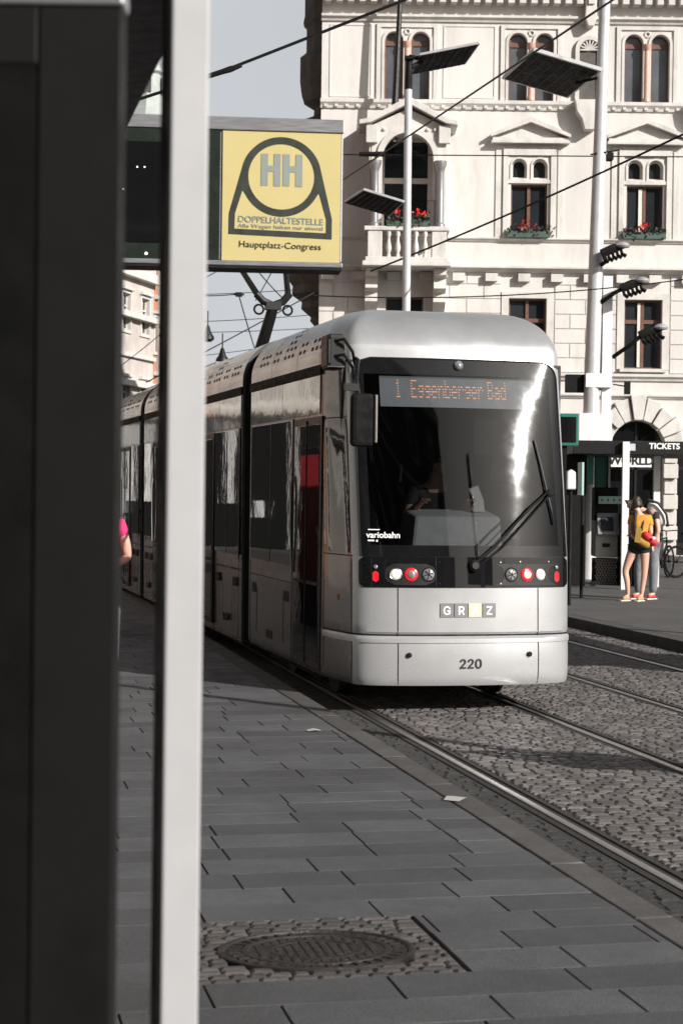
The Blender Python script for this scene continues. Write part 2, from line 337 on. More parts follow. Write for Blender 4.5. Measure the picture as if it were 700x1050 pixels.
SIDEY = (1.2,1.35,1.5,1.8,2.2,3.0)
def half_contour(end=ENDY):
    return smooth_curve(40) + [(W, y) for y in SIDEY] + [(W, end)]
HC0 = half_contour(); HC = smooth_curve(900) + HC0[40:]; HX = np.array([p[0] for p in HC]); HY = np.array([p[1] for p in HC])
HU = np.concatenate([[0], np.cumsum(np.hypot(np.diff(HX), np.diff(HY)))])
TX = np.gradient(HX, HU); TY = np.gradient(HY, HU)
ZS = [.24,.27,.31,.36,.42,.5,.58,.64,.655,.675,.69,.76,.85,.95,1.05,1.07,1.2,1.32,1.4,1.5,1.6,1.7,1.8,1.9,2.0,2.1,2.2,2.3,2.4,2.5,2.6,2.7,2.8,2.9,2.96,3.0]
DOME = [(R(a)) for a in (6,12,20,28,36,44,52,60,68,76,83,90)]
ZT = 3.04
ZS = ZS + [ZT] + [ZT+.46*math.sin(a) for a in DOME]
def yprof(z):
    if z <= ZT: return float(np.interp(z, [.24,.27,.31,.36,.5,.64,.655,.675,.69,1.07,1.32,2.2,ZT], [.022,.008,.002,.0,0,.015,.035,.035,.022,.04,.06,.27,.5])) if z < 1.32 else .06+.44*(z-1.32)/1.72
    c = math.sqrt(max(0, 1-((z-ZT)/.46)**2)); return .50+.75*(1-c)
def ybase(z): return yprof(min(z, ZT))
def din(z):
    if z <= ZT: return float(np.interp(z, [.24,.27,.31,.36], [.014,.005,.001,0]))
    c = math.sqrt(max(0, 1-((z-ZT)/.46)**2)); return .46*(1-c)
def u_x(x): return float(np.interp(x, HX[:900], HU[:900]))
def u_y(y): return float(np.interp(y, HY, HU))
def Sf(u, z, off=0.0):
    s = 1 if u >= 0 else -1; a = abs(u)
    x = np.interp(a, HU, HX); y = np.interp(a, HU, HY); tx = np.interp(a, HU, TX); ty = np.interp(a, HU, TY)
    l = math.hypot(tx, ty) or 1; nx, ny = ty/l, -tx/l
    return Vector((s*(x*(1-din(z)/W)+nx*off), y+(ybase(z)*(1-0.35*(x/W)**6*min(1, max(0, (z-1.0)/.9)))+yprof(z)-ybase(z))*(1-min(y, 2.2)/2.2)+ny*off, z))
def patch(u0, u1, z0, z1, off, nu=12, nz=8, round_=0.0):
    rows = []
    for i in range(nz+1):
        z = z0+(z1-z0)*i/nz; k = 0.0
        if round_ > 0:
            for e in (z-z0, z1-z):
                if e < round_: k = max(k, round_-math.sqrt(max(0, round_**2-(round_-e)**2)))
        rows.append([Sf(u0+k+(u1-u0-2*k)*j/nu, z, off) for j in range(nu+1)])
    m = MB(); m.grid(rows); return m
def on_front(u, z, off=.006):           # frame on the shell: x along the front, y up, normal out
    a, b = Sf(u-.01, z, off), Sf(u+.01, z, off); c, d = Sf(u, z-.01, off), Sf(u, z+.01, off)
    return frame(Sf(u, z, off), b-a, d-c)

def vents(mb, y0, y1, mi):
    for s in (-1, 1):
        for i in range(int((y1-y0)/.17)):
            y = y0+.35+i*.17
            if y > y1-.25 or (i % 7) in (3, 6): continue
            for a in (14, 24) + ((34, 44, 54) if (i % 14) in (8, 9, 10) else ()):
                aa = R(a); x = W-.46*(1-math.cos(aa)); z = ZT+.46*math.sin(aa); nx, nz = math.cos(aa), math.sin(aa)
                c = Vector((s*(x+nx*.002), y, z+nz*.002)); t = Vector((-s*nz, 0, nx)); yy = Vector((0,1,0))
                mb.add([c-yy*.04-t*.017, c+yy*.04-t*.017, c+yy*.04+t*.017, c-yy*.04+t*.017], [(0,1,2,3)], mi)
        for f in (.36, .70):
            y = y0+(y1-y0)*f; hf = [(W,2.99),(W,3.04)] + [(W-.46*(1-math.cos(a)), ZT+.46*math.sin(a)) for a in DOME]
            rows = [[Vector((s*(x+.003), y-.004, z+.002)), Vector((s*(x+.003), y+.004, z+.002))] for x, z in hf]; mb.grid(rows, mi)
# cab shell with the windscreen opening cut out
U0 = [float(HU[round(899*i/39)]) for i in range(40)] + [float(q) for q in HU[900:]]
US = [-u for u in U0[::-1]] + U0[1:]
UW = u_x(.90); NW = 17
shell = MB(); idx = {}
for i, z in enumerate(ZS):
    for j, u in enumerate(US): idx[i, j] = len(shell.v); shell.v.append(tuple(Sf(u, z)))
for i in range(len(ZS)-1):
    zc = (ZS[i]+ZS[i+1])/2
    for j in range(len(US)-1):
        uc = (US[j]+US[j+1])/2
        if abs(uc) < UW-.06 and 1.38 < zc < 2.94: continue
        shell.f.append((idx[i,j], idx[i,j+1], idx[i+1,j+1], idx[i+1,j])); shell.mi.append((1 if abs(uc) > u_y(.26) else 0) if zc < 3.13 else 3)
top = [idx[len(ZS)-1, j] for j in range(len(US))]; shell.f.append(tuple(top)); shell.mi.append(3)
shell.f.append(tuple(idx[0, j] for j in range(len(US)))); shell.mi.append(1)
vents(shell, .82, ENDY, 2)
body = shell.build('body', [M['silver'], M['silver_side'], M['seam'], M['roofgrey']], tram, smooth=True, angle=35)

# windscreen : rounded grid, black border and clear middle
def ws_rows(z0, z1, n):
    rows = []
    for i in range(n+1):
        t = i/n; z = z0+(z1-z0)*t
        hw = u_x(.912)
        k = 0; rr = .16
        if z1-z < rr: k = rr-math.sqrt(max(0, rr**2-(rr-(z1-z))**2))
        rows.append((z, hw-k))
    return rows
zlist = ws_rows(1.325, 3.02, 72); NU = 120
gl, fr = MB(), MB()
for i in range(72):
    (za, ha), (zb, hb) = zlist[i], zlist[i+1]
    for j in range(NU):
        a0, a1 = -1+2*j/NU, -1+2*(j+1)/NU
        q = [Sf(a0*ha, za, .008), Sf(a1*ha, za, .008), Sf(a1*hb, zb, .008), Sf(a0*hb, zb, .008)]
        uc = (a0+a1)/2*(ha+hb)/2; zc = (za+zb)/2
        if abs(uc) < UW-.085 and 1.42 < zc < 2.89: gl.add(q, [(0,1,2,3)])
        else: fr.add(q, [(0,1,2,3)])
def weld(o, d=.0005):
    bm = bmesh.new(); bm.from_mesh(o.data); bmesh.ops.remove_doubles(bm, verts=bm.verts, dist=d); bmesh.ops.recalc_face_normals(bm, faces=bm.faces); bm.to_mesh(o.data); bm.free(); o.data.shade_smooth(); return o
wsc = weld(gl.build('windscreen', M['windscreen'], tram)); weld(fr.build('windscreen_border', M['frit'], wsc))
# pale seal line round the screen
sm = MB(); up = zlist; ht = up[-1][1]; L = [Sf(-h, z, .010) for z, h in up] + [Sf(-ht+2*ht*i/20, up[-1][0], .010) for i in range(1, 20)] + [Sf(h, z, .010) for z, h in up[::-1]]
sm.tube(L, .007, 6); sm.build('seal', M['seam'], wsc, smooth=True)

# lamp band under the screen
lp = patch(-u_x(.925), u_x(.925), 1.065, 1.322, .008, 40, 10, .05).build('lamp_band', M['frit'], tram, smooth=True)
def disc_on(u, z, r, depth, m, name, parent, dome=0.0, n=20):
    T = on_front(u, z, .010); b = MB(); prof = [(r, 0), (r, depth), (r*.86, depth+dome*.5), (r*.5, depth+dome*.9), (0.002, depth+dome)]
    b.lathe(prof, n, T); return b.build(name, m, parent, smooth=True)
for s in (-1, 1):
    hl = patch(s*u_x(.73)-.02 if s > 0 else -u_x(.73)-.0, s*u_x(.30)+.0, 1.085, 1.265, .012, 16, 6, .085)
    hs_ = hl.build('headlight_housing', M['black'], tram, smooth=True)
    for x, r, mt, nm, dm in ((.64,.042,'lampwhite','headlight',.015), (.365,.05,'lens','fog_lamp',.01)):
        b = disc_on(s*u_x(x), 1.175, r, .008, M[mt], nm, hs_, dm)
        T = on_front(s*u_x(x), 1.175, .012); rg = MB(); rg.torus((0,0,0), r+.006, .006, None); 
        me = [T @ Vector((q[0], q[2], q[1])) for q in rg.v]; rg.v = [tuple(q) for q in me]; rg.build('rim', M['chrome' if x > .5 else 'dark'], b, smooth=True)
        if nm == 'fog_lamp':
            k = MB()
            for a in (0, 1, 2):
                c, d = math.cos(a*math.pi/3+.3)*r*.8, math.sin(a*math.pi/3+.3)*r*.8
                k.tube([T @ Vector((-c,-d,.016)), T @ Vector((c,d,.016))], .004, 5)
            k.build('lens_cross', M['dark'], b)
    b = disc_on(s*u_x(.51), 1.175, .056, .008, M['lampred'], 'tail_light', hs_, .008)
    disc_on(s*u_x(.51), 1.175, .034, .018, M['lampwhite' if s > 0 else 'lens'], 'reflector', b, .008)
    mk = patch(s*u_x(.80)-.026, s*u_x(.80)+.026, 1.11, 1.20, .014, 4, 6, .02).build('marker_lamp', M['lampred'], lp, smooth=True)
    disc_on(s*u_x(.80), 1.235, .018, .006, M['lens'], 'bulb', mk, .006)
    for x, z in ((.89,1.27),(.89,1.10),(.27,1.28),(.27,1.10),(.72,1.285),(.45,1.285)):
        disc_on(s*u_x(x), z, .006, .004, M['chrome'], 'screw', lp, n=8)
# panel gaps : thin dark strips on the shell
gp = MB()
for z in (.6655,): 
    m = patch(-u_y(.92), u_y(.92), z-.007, z+.007, .0035, 60, 1); gp.add(m.v, m.f)
for s in (-1, 1):
    for (x, z0, z1) in ((.62,.25,1.06),):
        m = patch(s*u_x(x)-.0035, s*u_x(x)+.0035, z0, z1, .0035, 1, 16); gp.add(m.v, m.f)
    for y, z0, z1 in ((.90,.25,3.0),(.265,.25,1.30)):
        m = patch(s*u_y(y)-.006, s*u_y(y)+.006, z0, z1, .003, 1, 24); gp.add(m.v, m.f)
    m = patch(s*u_y(.25), s*u_y(.90), 1.318, 1.328, .003, 8, 1); gp.add(m.v, m.f)
    m = patch(s*u_y(.28), s*u_y(.90), 2.50, 2.51, .003, 8, 1); gp.add(m.v, m.f)
    m = patch(s*u_x(.30)-.003, s*u_x(.30)+.003, 1.07, 1.32, .0095, 1, 4); gp.add(m.v, m.f)
gp.build('panel_gap', M['seam'], tram)
# bumper seen as a panel of its own: a slight raised lip with bolts
for s in (-1, 1): disc_on(s*u_x(.53), .50, .022, .006, M['dark'], 'tow_cover', tram, .004)
lip = patch(-u_y(.90), u_y(.90), .60, .655, .009, 60, 3).build('bumper_lip', M['silver'], tram, smooth=True)
# lettering
T = on_front(-.0, .425, .006); m = MB(); m.mesh(text_mesh('220', .150, .003, sans=True), T); m.build('fleet_number', M['ink'], tram)
for i, ch in enumerate('GRAZ'):
    u = -.02+(i-1.5)*.124; T = on_front(u, .875, .0065); m = MB(); m.box(-.0585,.0585,-.0585,.0585,-.001,.0006, T=T)
    t = m.build('city_logo_tile', M['tilebeige' if ch == 'A' else 'tilegrey'], tram); k = MB(); k.mesh(text_mesh(ch, .135, .0022, sans=True), T @ Matrix.Translation((0,-.002,.0012))); k.build('letter', M['white'], t)
T = on_front(-u_x(.73), 1.50, .012); k = MB(); k.mesh(text_mesh('variobahn', .072, .0018, ext=.0004), T)
k.box(-.13,-.03,.044,.052,0,.0006,T=T)
k.box(-.13,-.075,-.052,-.040,0,.0006, T=T); k.box(-.06,-.045,-.056,-.040,0,.0006, T=T); k.build('windscreen_sticker', M['white'], tram)
# top lamp
b = disc_on(0, 2.965, .043, .012, M['lens'], 'top_lamp', tram, .03)
# destination board behind the glass
dsp = patch(-u_x(.70), u_x(.72), 2.60, 2.865, -.045, 30, 3).build('destination_display', M['display'], tram, smooth=True)
FONT = {'1': ['  #  ',' ##  ','  #  ','  #  ','  #  ','  #  ',' ### '],
 'E': ['#####','#    ','#    ','#### ','#    ','#    ','#####'], 'g': ['     ','     ',' ####','#   #',' ####','    #',' ### '],
 'e': ['     ','     ',' ### ','#   #','#####','#    ',' ### '], 'n': ['     ','     ','# ## ','##  #','#   #','#   #','#   #'],
 'b': ['#    ','#    ','# ## ','##  #','#   #','#   #','#### '], 'r': ['     ','     ','# ## ','##  #','#    ','#    ','#    '], 'B': ['#### ','#   #','#   #','#### ','#   #','#   #','#### '],
 'a': ['     ','     ',' ### ','    #',' ####','#   #',' ####'], 'd': ['    #','    #',' ## #','#  ##','#   #','#   #',' ####']}
led = MB(); dx, dz = .0101, .0235
def put(txt, u0):
    for ch in txt:
        for r, row in enumerate(FONT[ch]):
            for c, k in enumerate(row):
                if k == '#':
                    u = u0+c*dx; z = 2.825-r*dz
                    led.add([Sf(u, z, -.040), Sf(u+dx*.72, z, -.040), Sf(u+dx*.72, z+dz*.30, -.040), Sf(u, z+dz*.30, -.040)], [(0,1,2,3)])
        u0 += 6*dx
put('1', -u_x(.56)); put('Eggenberger', -u_x(.42)); put('Bad', -u_x(.42)+11.5*6*dx)
led.build('led_text', M['led_orange'], dsp)
# cab interior
ci = MB()
ci.box(-.98,.98,1.75,1.78,.95,3.0); ci.box(-1.0,-.97,.62,1.76,.95,3.0); ci.box(.97,1.0,.62,1.76,.95,3.0); ci.box(-.97,.97,.35,1.76,.93,.96); ci.box(-.97,.97,.55,1.76,2.98,3.0)
ci.build('cab_interior', M['interior'], tram)
db = MB(); db.hexa([Vector(p) for p in ((-.42,.42,1.30),(.42,.42,1.30),(.42,.50,1.66),(-.36,.50,1.66))], [Vector(p) for p in ((-.42,.9,1.30),(.42,.9,1.30),(.42,.9,1.72),(-.36,.9,1.72))])
ds = db.build('dashboard', M['dash'], tram, bevel=.03)
k = MB(); k.hexa([Vector(p) for p in ((.46,.45,1.3),(.85,.55,1.3),(.85,.62,1.50),(.46,.52,1.50))], [Vector(p) for p in ((.46,.9,1.3),(.85,.9,1.3),(.85,.9,1.55),(.46,.9,1.55))]); k.build('console', M['dark'], ds, bevel=.02)
k = MB(); k.box(.18,.50,.60,.62,2.02,2.55, T=Matrix.Rotation(R(9),4,'Y') @ Matrix.Translation((-.15,0,0))); k.build('sun_blind', M['black'], tram)
k = MB(); k.box(.20,.74,.60,.615,2.20,2.60); k.build('driver_shade_board', M['black'], tram)  # board added to keep the sun off the driver's head
k = MB(); k.box(-.22,.26,1.35,1.47,1.2,2.15); k.build('driver_seat', M['interior'], tram, bevel=.04)
# wiper
wp = MB(); wp.tube([Sf(.02,1.26,.03), Sf(.20,1.41,.055), Sf(u_x(.55),1.74,.05), Sf(u_x(.735),1.88,.04)], [.016,.014,.011,.009], 8)
wp.tube([Sf(.08,1.26,.03), Sf(.27,1.40,.05), Sf(u_x(.61),1.72,.045), Sf(u_x(.75),1.85,.035)], .008, 6)
wi = wp.build('wiper_arm', M['dark'], tram, smooth=True)
wp = MB(); wp.tube([Sf(u_x(.655),2.33,.022), Sf(u_x(.70),2.1,.026), Sf(u_x(.735),1.88,.030), Sf(u_x(.77),1.72,.026), Sf(u_x(.785),1.60,.022)], .009, 6); wp.build('wiper_blade', M['chrome'], wi, smooth=True)
wp = MB(); wp.lathe([(.035,0),(.035,.03),(.02,.04)], 14, on_front(u_x(.76),1.87,.02)); wp.build('wiper_joint', M['dark'], wi, smooth=True)
wp = MB(); wp.lathe([(.05,0),(.05,.03),(.03,.05)], 16, on_front(.03,1.25,.012)); wp.build('wiper_pivot', M['black'], wi, smooth=True)
# outside mirror and camera box on the near corner (and on the far one)
for s in (-1, 1):
    if s > 0: continue
    mb_ = MB(); mb_.box(s*.95-.11, s*.95+.085, -.02, .10, 2.24, 2.68); mm = mb_.build('side_mirror', M['blackmatt'], tram, bevel=.035)
    if s < 0:
        k = MB(); k.box(-.872,-.848,-.034,-.018,2.27,2.67); k.build('mirror_trim', M['chrome'], mm, bevel=.006)
        k = MB(); k.tube([(-.99,.04,2.66),(-1.0,.10,2.80),(-.93,.33,2.98),(-.93,.42,3.0)], .017, 8); k.box(-1.12,-1.0,-.0,.06,2.70,2.76); k.build('mirror_arm', M['black'], mm, smooth=True)
        k = MB(); k.box(-1.19,-1.03,.36,.62,2.90,3.20); cb = k.build('camera_box', M['black'], tram, bevel=.03)
        k = MB()
        for dz_ in (0, -.13): k.tube([(-1.12,.36,3.14+dz_),(-1.06,.30,3.15+dz_),(-.97,.36,3.05+dz_),(-.93,.44,2.95+dz_)], .014, 7)
        k.build('cable', M['black'], cb, smooth=True); k = MB(); k.box(-1.185,-1.04,.352,.36,2.915,2.925); k.box(-1.178,-1.17,.352,.36,2.95,3.15); k.build('edge_trim', M['chrome'], cb)
    # side window of the cab and turn signal
    a, b_ = s*u_y(.28), s*u_y(.86); q = patch(min(a,b_), max(a,b_), 1.34, 2.49, .006, 10, 10, .03); sw = q.build('cab_side_window', M['sideglass'], tram, smooth=True)
    q = MB(); q.box(s*(W-.06)-.014, s*(W-.06)+.020, .56, .66, .93, .985); q.build('turn_signal', M['amber'], tram, bevel=.006)

# ---- carriage modules behind the cab
half = [(W,.2),(W,2.99),(W,3.04)] + [(W-.46*(1-math.cos(a)), ZT+.46*math.sin(a)) for a in DOME]
half[0] = (W-.02,.2)
sect = [(x, z) for x, z in half] + [(-x, z) for x, z in half[::-1]]
def module(y0, y1):
    b = MB(); rows = [[Vector((x, y, z)) for x, z in sect] for y in np.linspace(y0, y1, 8)]
    b.grid(rows); n = len(sect); b.add(rows[0], [tuple(range(n))]); b.add(rows[-1], [tuple(range(n))])
    b.add([Vector((sect[0][0], y0, .2)), Vector((sect[0][0], y1, .2)), Vector((sect[-1][0], y1, .2)), Vector((sect[-1][0], y0, .2))], [(0,1,2,3)])
    vents(b, y0, y1, 1)
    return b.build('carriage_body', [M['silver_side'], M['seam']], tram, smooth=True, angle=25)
MODS = [(4.85, 9.05), (9.5, 12.9), (13.35, 17.5), (18.0, 22.3)]
mods = [body] + [module(*m) for m in MODS]
RANGE = [(1.06, 4.35)] + MODS
for y0, y1 in ((4.35,4.85),(9.05,9.5),(12.9,13.35),(17.5,18.0)):
    b = MB(); rows = []
    for i in range(11):
        y = y0+(y1-y0)*i/10; k = .90 if i % 2 else .97
        rows.append([Vector((x*k, y, ZT*.5+(z-ZT*.5)*(k+.015))) for x, z in sect])
    b.grid(rows); b.build('bellows', M['blackmatt'], tram)
SPLIT = [([(1.0,2.15,'d'),(2.22,4.28,'w')]), ([(4.95,6.50,'w'),(6.60,7.90,'d'),(8.0,8.98,'w')]), ([(9.6,10.3,'w'),(10.4,11.7,'d'),(11.8,12.8,'w')]), ([(13.45,14.4,'w'),(14.5,15.8,'d'),(15.9,17.4,'w')]), ([(18.1,20.0,'w'),(20.1,21.4,'d')])]
for mi, (own, feats) in enumerate(zip(mods, SPLIT)):
    y0, y1 = RANGE[mi]
    for s in (-1, 1):
        X = s*W
        def slab(o, i, ya, yb, za, zb):
            q = MB(); q.box(min(X+s*o, X-s*i), max(X+s*o, X-s*i), ya, yb, za, zb); return q
        # glossy band over the windows, in panels, and black gutter
        n = max(2, int((y1-y0)/1.1)); g = MB()
        for i in range(n):
            ya = y0+.04+(y1-y0-.08)*i/n; yb = y0+.04+(y1-y0-.08)*(i+1)/n
            g.box(min(X+s*.008, X-s*.01), max(X+s*.008, X-s*.01), ya+.006, yb-.006, 2.55, 2.895)
        g.build('upper_panel', M['gloss'], own, bevel=.003)
        slab(.018, .01, y0, y1, 2.90, 2.985).build('gutter', M['blackmatt'], own)
        for ya, yb, kd in feats:
            if kd == 'w':
                wd = slab(.006, .01, ya, yb, 1.15, 2.53).build('side_window', M['sideglass'], own, bevel=.004)
                k = MB()
                if yb-ya > 1.2:
                    ym = (ya+yb)/2; k2 = MB(); k2.box(min(X+s*.009, X), max(X+s*.009, X), ym-.012, ym+.012, 1.16, 2.52); k2.build('window_joint', M['black'], wd)
                k.box(min(X+s*.011, X), max(X+s*.011, X), ya-.03, ya+.005, 1.1, 2.54); k.build('window_post', M['black'], wd)
                # skirt panel with grips and gaps
                k = MB(); o_ = .005
                for (a, b_, c, d) in ((ya+.12, ya+.34, .80, .90), (yb-.34, yb-.12, .80, .90), ((ya+yb)/2-.15, (ya+yb)/2+.15, .38, .46)):
                    k.box(min(X+s*o_, X), max(X+s*o_, X), a, b_, c, d)
                for (a, b_, c, d) in ((ya+.36, ya+.37, .40, .86), (yb-.37, yb-.36, .40, .86), (ya, ya+.01, .2, 1.14), (yb-.01, yb, .2, 1.14), (ya, yb, .985, .993)):
                    k.box(min(X+s*.003, X), max(X+s*.003, X), a, b_, c, d)
                k.build('skirt_gap', M['seam'], own)
            else:
                fr_ = slab(.010, .02, ya, yb, .28, 2.53).build('door', M['black'], own, bevel=.006)
                ym = (ya+yb)/2
                for a, b_ in ((ya+.07, ym-.025), (ym+.025, yb-.07)):
                    slab(.016, -.008, a, b_, .34, 2.46).build('door_glass', M['sideglass'], fr_, bevel=.004)
                    k = MB(); k.box(min(X+s*.018, X), max(X+s*.018, X), a+.03, b_-.03, 1.02, 1.05); k.build('door_rail', M['dark'], fr_)
                k = MB(); k.box(min(X+s*.02, X), max(X+s*.02, X), ym-.018, ym+.018, .30, 2.5); k.build('door_seal', M['blackmatt'], fr_)
                k = MB(); k.tube([(X+s*.03, yb-.05, 1.1), (X+s*.04, yb-.05, 1.5), (X+s*.04, yb-.05, 1.9), (X+s*.03, yb-.05, 2.0)], .012, 6); k.build('grab_handle', M['chrome'], fr_, smooth=True)
# underframe with wheels
for yb in (2.6, 11.2, 19.8):
    b = MB(); b.box(-.95,.95,yb-1.15,yb+1.15,.16,.42); bg_ = b.build('bogie', M['blackmatt'], tram)
    for dy in (-.9, .9):
        for s in (-1, 1):
            b = MB(); b.lathe([(.30,-.05),(.30,.05),(.33,.05),(.33,.08),(.1,.08)], 24, Matrix.Translation((s*.72, yb+dy, .31)) @ Matrix.Rotation(math.pi/2, 4, 'Y')); b.build('wheel', M['rust'], bg_, smooth=True)
b = MB(); b.box(-1.0,1.0,.5,22.2,.35,.6); b.build('underframe', M['blackmatt'], tram)
# pantograph
PY = 8.8; pan = MB(); Z0 = 3.5
pan.box(-.5,.5,PY-.5,PY+.5,Z0-.02,Z0+.06); pg = pan.build('pantograph', M['black'], tram)
k = MB(); k.tube([(-.14,PY+.1,Z0),(-.02,PY-.25,Z0+.62),(-.0,PY-.3,Z0+.74)], [.085,.075,.07], 8); k.build('lower_arm', M['black'], pg, smooth=True)
zc = Z0+.80; k = MB(); k.box(-.10,.10,PY-.36,PY-.24,zc-.10,zc+.0); k.tube([(-.22,PY-.3,zc+.10),(-.13,PY-.3,zc+.01),(0,PY-.3,zc-.04),(.13,PY-.3,zc+.01),(.22,PY-.3,zc+.12)], .05, 8); k.build('knee_joint', M['black'], pg, smooth=True)
for s in (-1, 1):
    k = MB(); k.torus((s*.19, PY-.32, zc-.10), .06, .014); k.build('spring_ring', M['dark'], pg, smooth=True)
for s in (-1, 1):
    k = MB(); k.tube([(s*.20,PY-.3,zc+.08),(s*(.42 if s < 0 else .26),PY+.25,zc+.62),(s*.42,PY+.75,zc+1.05)], [.042,.034,.028], 8); k.build('upper_arm', M['black'], pg, smooth=True)
k = MB(); k.tube([(-.85,PY+.75,zc+.98),(-.55,PY+.75,zc+1.07),(.55,PY+.75,zc+1.07),(.85,PY+.75,zc+.98)], .03, 8); k.build('contact_strip', M['dark'], pg, smooth=True)
# roof equipment
for ya, yb, h in ((6.0,7.6,.10),(10.0,12.4,.12),(14,17,.12)):
    k = MB(); k.box(-.5,.5,ya,yb,3.49,3.5+h); k.build('roof_unit', M['roofgrey'], tram, bevel=.03)

# ---- the driver, sitting behind the dashboard
drv = thing('person', 'driver in a white shirt seated behind the tram windscreen, hand raised to the controls', 'person', (1.105, 15.2, 0), TH)
Ld = [('pel',(0.02,1.25,1.35),.15,None),('sp',(0.02,1.22,1.6),.145,'pel'),('ch',(0.02,1.2,1.78),.15,'sp'),('nk',(0.02,1.17,1.95),.06,'ch'),('hd',(0.02,1.13,2.07),.092,'nk'),('tp',(0.02,1.14,2.16),.075,'hd'),('ns',(0.02,1.02,2.06),.018,'hd'),
 ('sl',(-.17,1.18,1.86),.065,'ch'),('el',(-.28,1.0,1.66),.048,'sl'),('hl',(-.24,.80,1.76),.034,'el'),('sr',(.21,1.18,1.86),.065,'ch'),('er',(.30,.98,1.66),.048,'sr'),('hr',(.22,.82,1.76),.034,'er')]
Ld += hand('hl',(-.24,.80,1.76),(.15,-.9,.4),(0,.3,1)) + hand('hr',(.22,.82,1.76),(-.1,-.9,.4),(0,.3,1))
skin(*[chain(Ld)[i] for i in (0,1,2)], 'driver_body', M['skin'], drv)
Ls = [('pel',(0.02,1.25,1.33),.17,None),('sp',(0.02,1.22,1.6),.165,'pel'),('ch',(0.02,1.2,1.79),.165,'sp'),('nk',(0.02,1.18,1.90),.075,'ch'),('sl',(-.18,1.18,1.86),.078,'ch'),('el',(-.26,1.04,1.71),.062,'sl'),('sr',(.22,1.18,1.86),.078,'ch'),('er',(.28,1.03,1.71),.062,'sr')]
skin(*[chain(Ls)[i] for i in (0,1,2)], 'shirt', M['darkcloth'], drv)
k = MB(); k.lathe([(.02,.11),(.06,.10),(.095,.05),(.10,0),(.09,-.04)], 14, Matrix.Translation((.02,1.155,2.09))); k.build('hair', M['hair'], drv, smooth=True)
b = MB()
b.prism([(.16,1.90),(.245,1.93),(.30,1.80),(.31,1.70),(.20,1.70),(.21,1.80)], .70, .72)
tag(b.build('cloth', M['cloth_white']), 'white cloth draped over the dashboard behind the windscreen', 'cloth')
bpy.data.objects['cloth'].location = (1.13,15.2,0); bpy.data.objects['cloth'].rotation_euler = (0,0,TH)
# ------------------------------------------------------------------ ground, in a frame along the rails
O2 = Vector((1.025, 11.52)); TD = Vector((-.215, 1)).normalized(); VD = Vector((1, .215)).normalized()
def UV(u, v, z=0.0):
    p = O2 + TD*u + VD*v; return Vector((p.x, p.y, z))
def toUV(p):
    d = Vector((p[0], p[1])) - O2; return d.dot(TD), d.dot(VD)
g = MB(); g.add([(-900,-300,-.06),(900,-300,-.06),(900,1500,-.06),(-900,1500,-.06)], [(0,1,2,3)])
struct('ground', g, M['earth'])
def sheet(u0, u1, v0, v1, z):
    b = MB(); b.add([UV(u0,v0,z), UV(u0,v1,z), UV(u1,v1,z), UV(u1,v0,z)], [(0,1,2,3)]); return b
struct('road', sheet(-30, 90, -.46, 5.1, -.012), M['asphalt'])
# cobbles between and beside the rails
def stones(u0, u1, v0, v1, du, dv, z, gap, jit, skip=(), holes=None):
    b = MB(); rnd = []; u = u0; row = 0
    while u < u1:
        hu = du*random.uniform(.85, 1.15); v = v0 - random.random()*dv
        while v < v1:
            wv = dv*random.uniform(.75, 1.3); a, c = max(v, v0), min(v+wv, v1); v += wv
            if c-a < .03: continue
            if any(c > s0 and a < s1 for s0, s1 in skip):
                cut = False
                for s0, s1 in skip:
                    if a < s0 < c: c = s0
                    elif a < s1 < c: a = s1
                    elif s0 <= a and c <= s1: cut = True
                if cut or c-a < .025: continue
            if holes and holes((u+hu/2), (a+c)/2): continue
            g_ = gap*random.uniform(.7, 1.5)/2; h = [z+random.uniform(-jit, jit) for _ in range(4)]; m_ = sum(h)/4; h = [m_+(q-m_)*.6 for q in h]; t = min(.012, (c-a)*.22)
            q = [UV(u+g_, a+g_, z-.05), UV(u+g_, c-g_, z-.05), UV(u+hu-g_, c-g_, z-.05), UV(u+hu-g_, a+g_, z-.05),
                 UV(u+g_, a+g_, h[0]-t*.7), UV(u+g_, c-g_, h[1]-t*.7), UV(u+hu-g_, c-g_, h[2]-t*.7), UV(u+hu-g_, a+g_, h[3]-t*.7),
                 UV(u+g_+t, a+g_+t, h[0]), UV(u+g_+t, c-g_-t, h[1]), UV(u+hu-g_-t, c-g_-t, h[2]), UV(u+hu-g_-t, a+g_+t, h[3])]
            b.add(q, [(0,1,5,4),(1,2,6,5),(2,3,7,6),(3,0,4,7),(4,5,9,8),(5,6,10,9),(6,7,11,10),(7,4,8,11),(8,9,10,11)])
            rnd += [random.random()]*9
        u += hu
    return b, rnd
RAILS = (0.0, 1.435, 2.75, 4.185)
skip = [(r-.075, r+.13) for r in RAILS]
b, rnd = stones(-7, 14, .13, 5.0, .078, .112, .0, .008, .0042, skip)
o = struct('cobblestones', b, M['cobble'], rnd=rnd, nrm=False)
struct('cobble_bed', sheet(-30, 60, -.44, 5.08, -.016), M['bedding'])
struct('cobbles_beyond', sheet(14, 45, -.44, 5.0, -.004), M['cobble'])
b, rnd = stones(-7, 8, -.44, -.09, .09, .11, -.008, .012, .008); struct('gutter_stones', b, M['asphalt'], rnd=rnd, nrm=False)
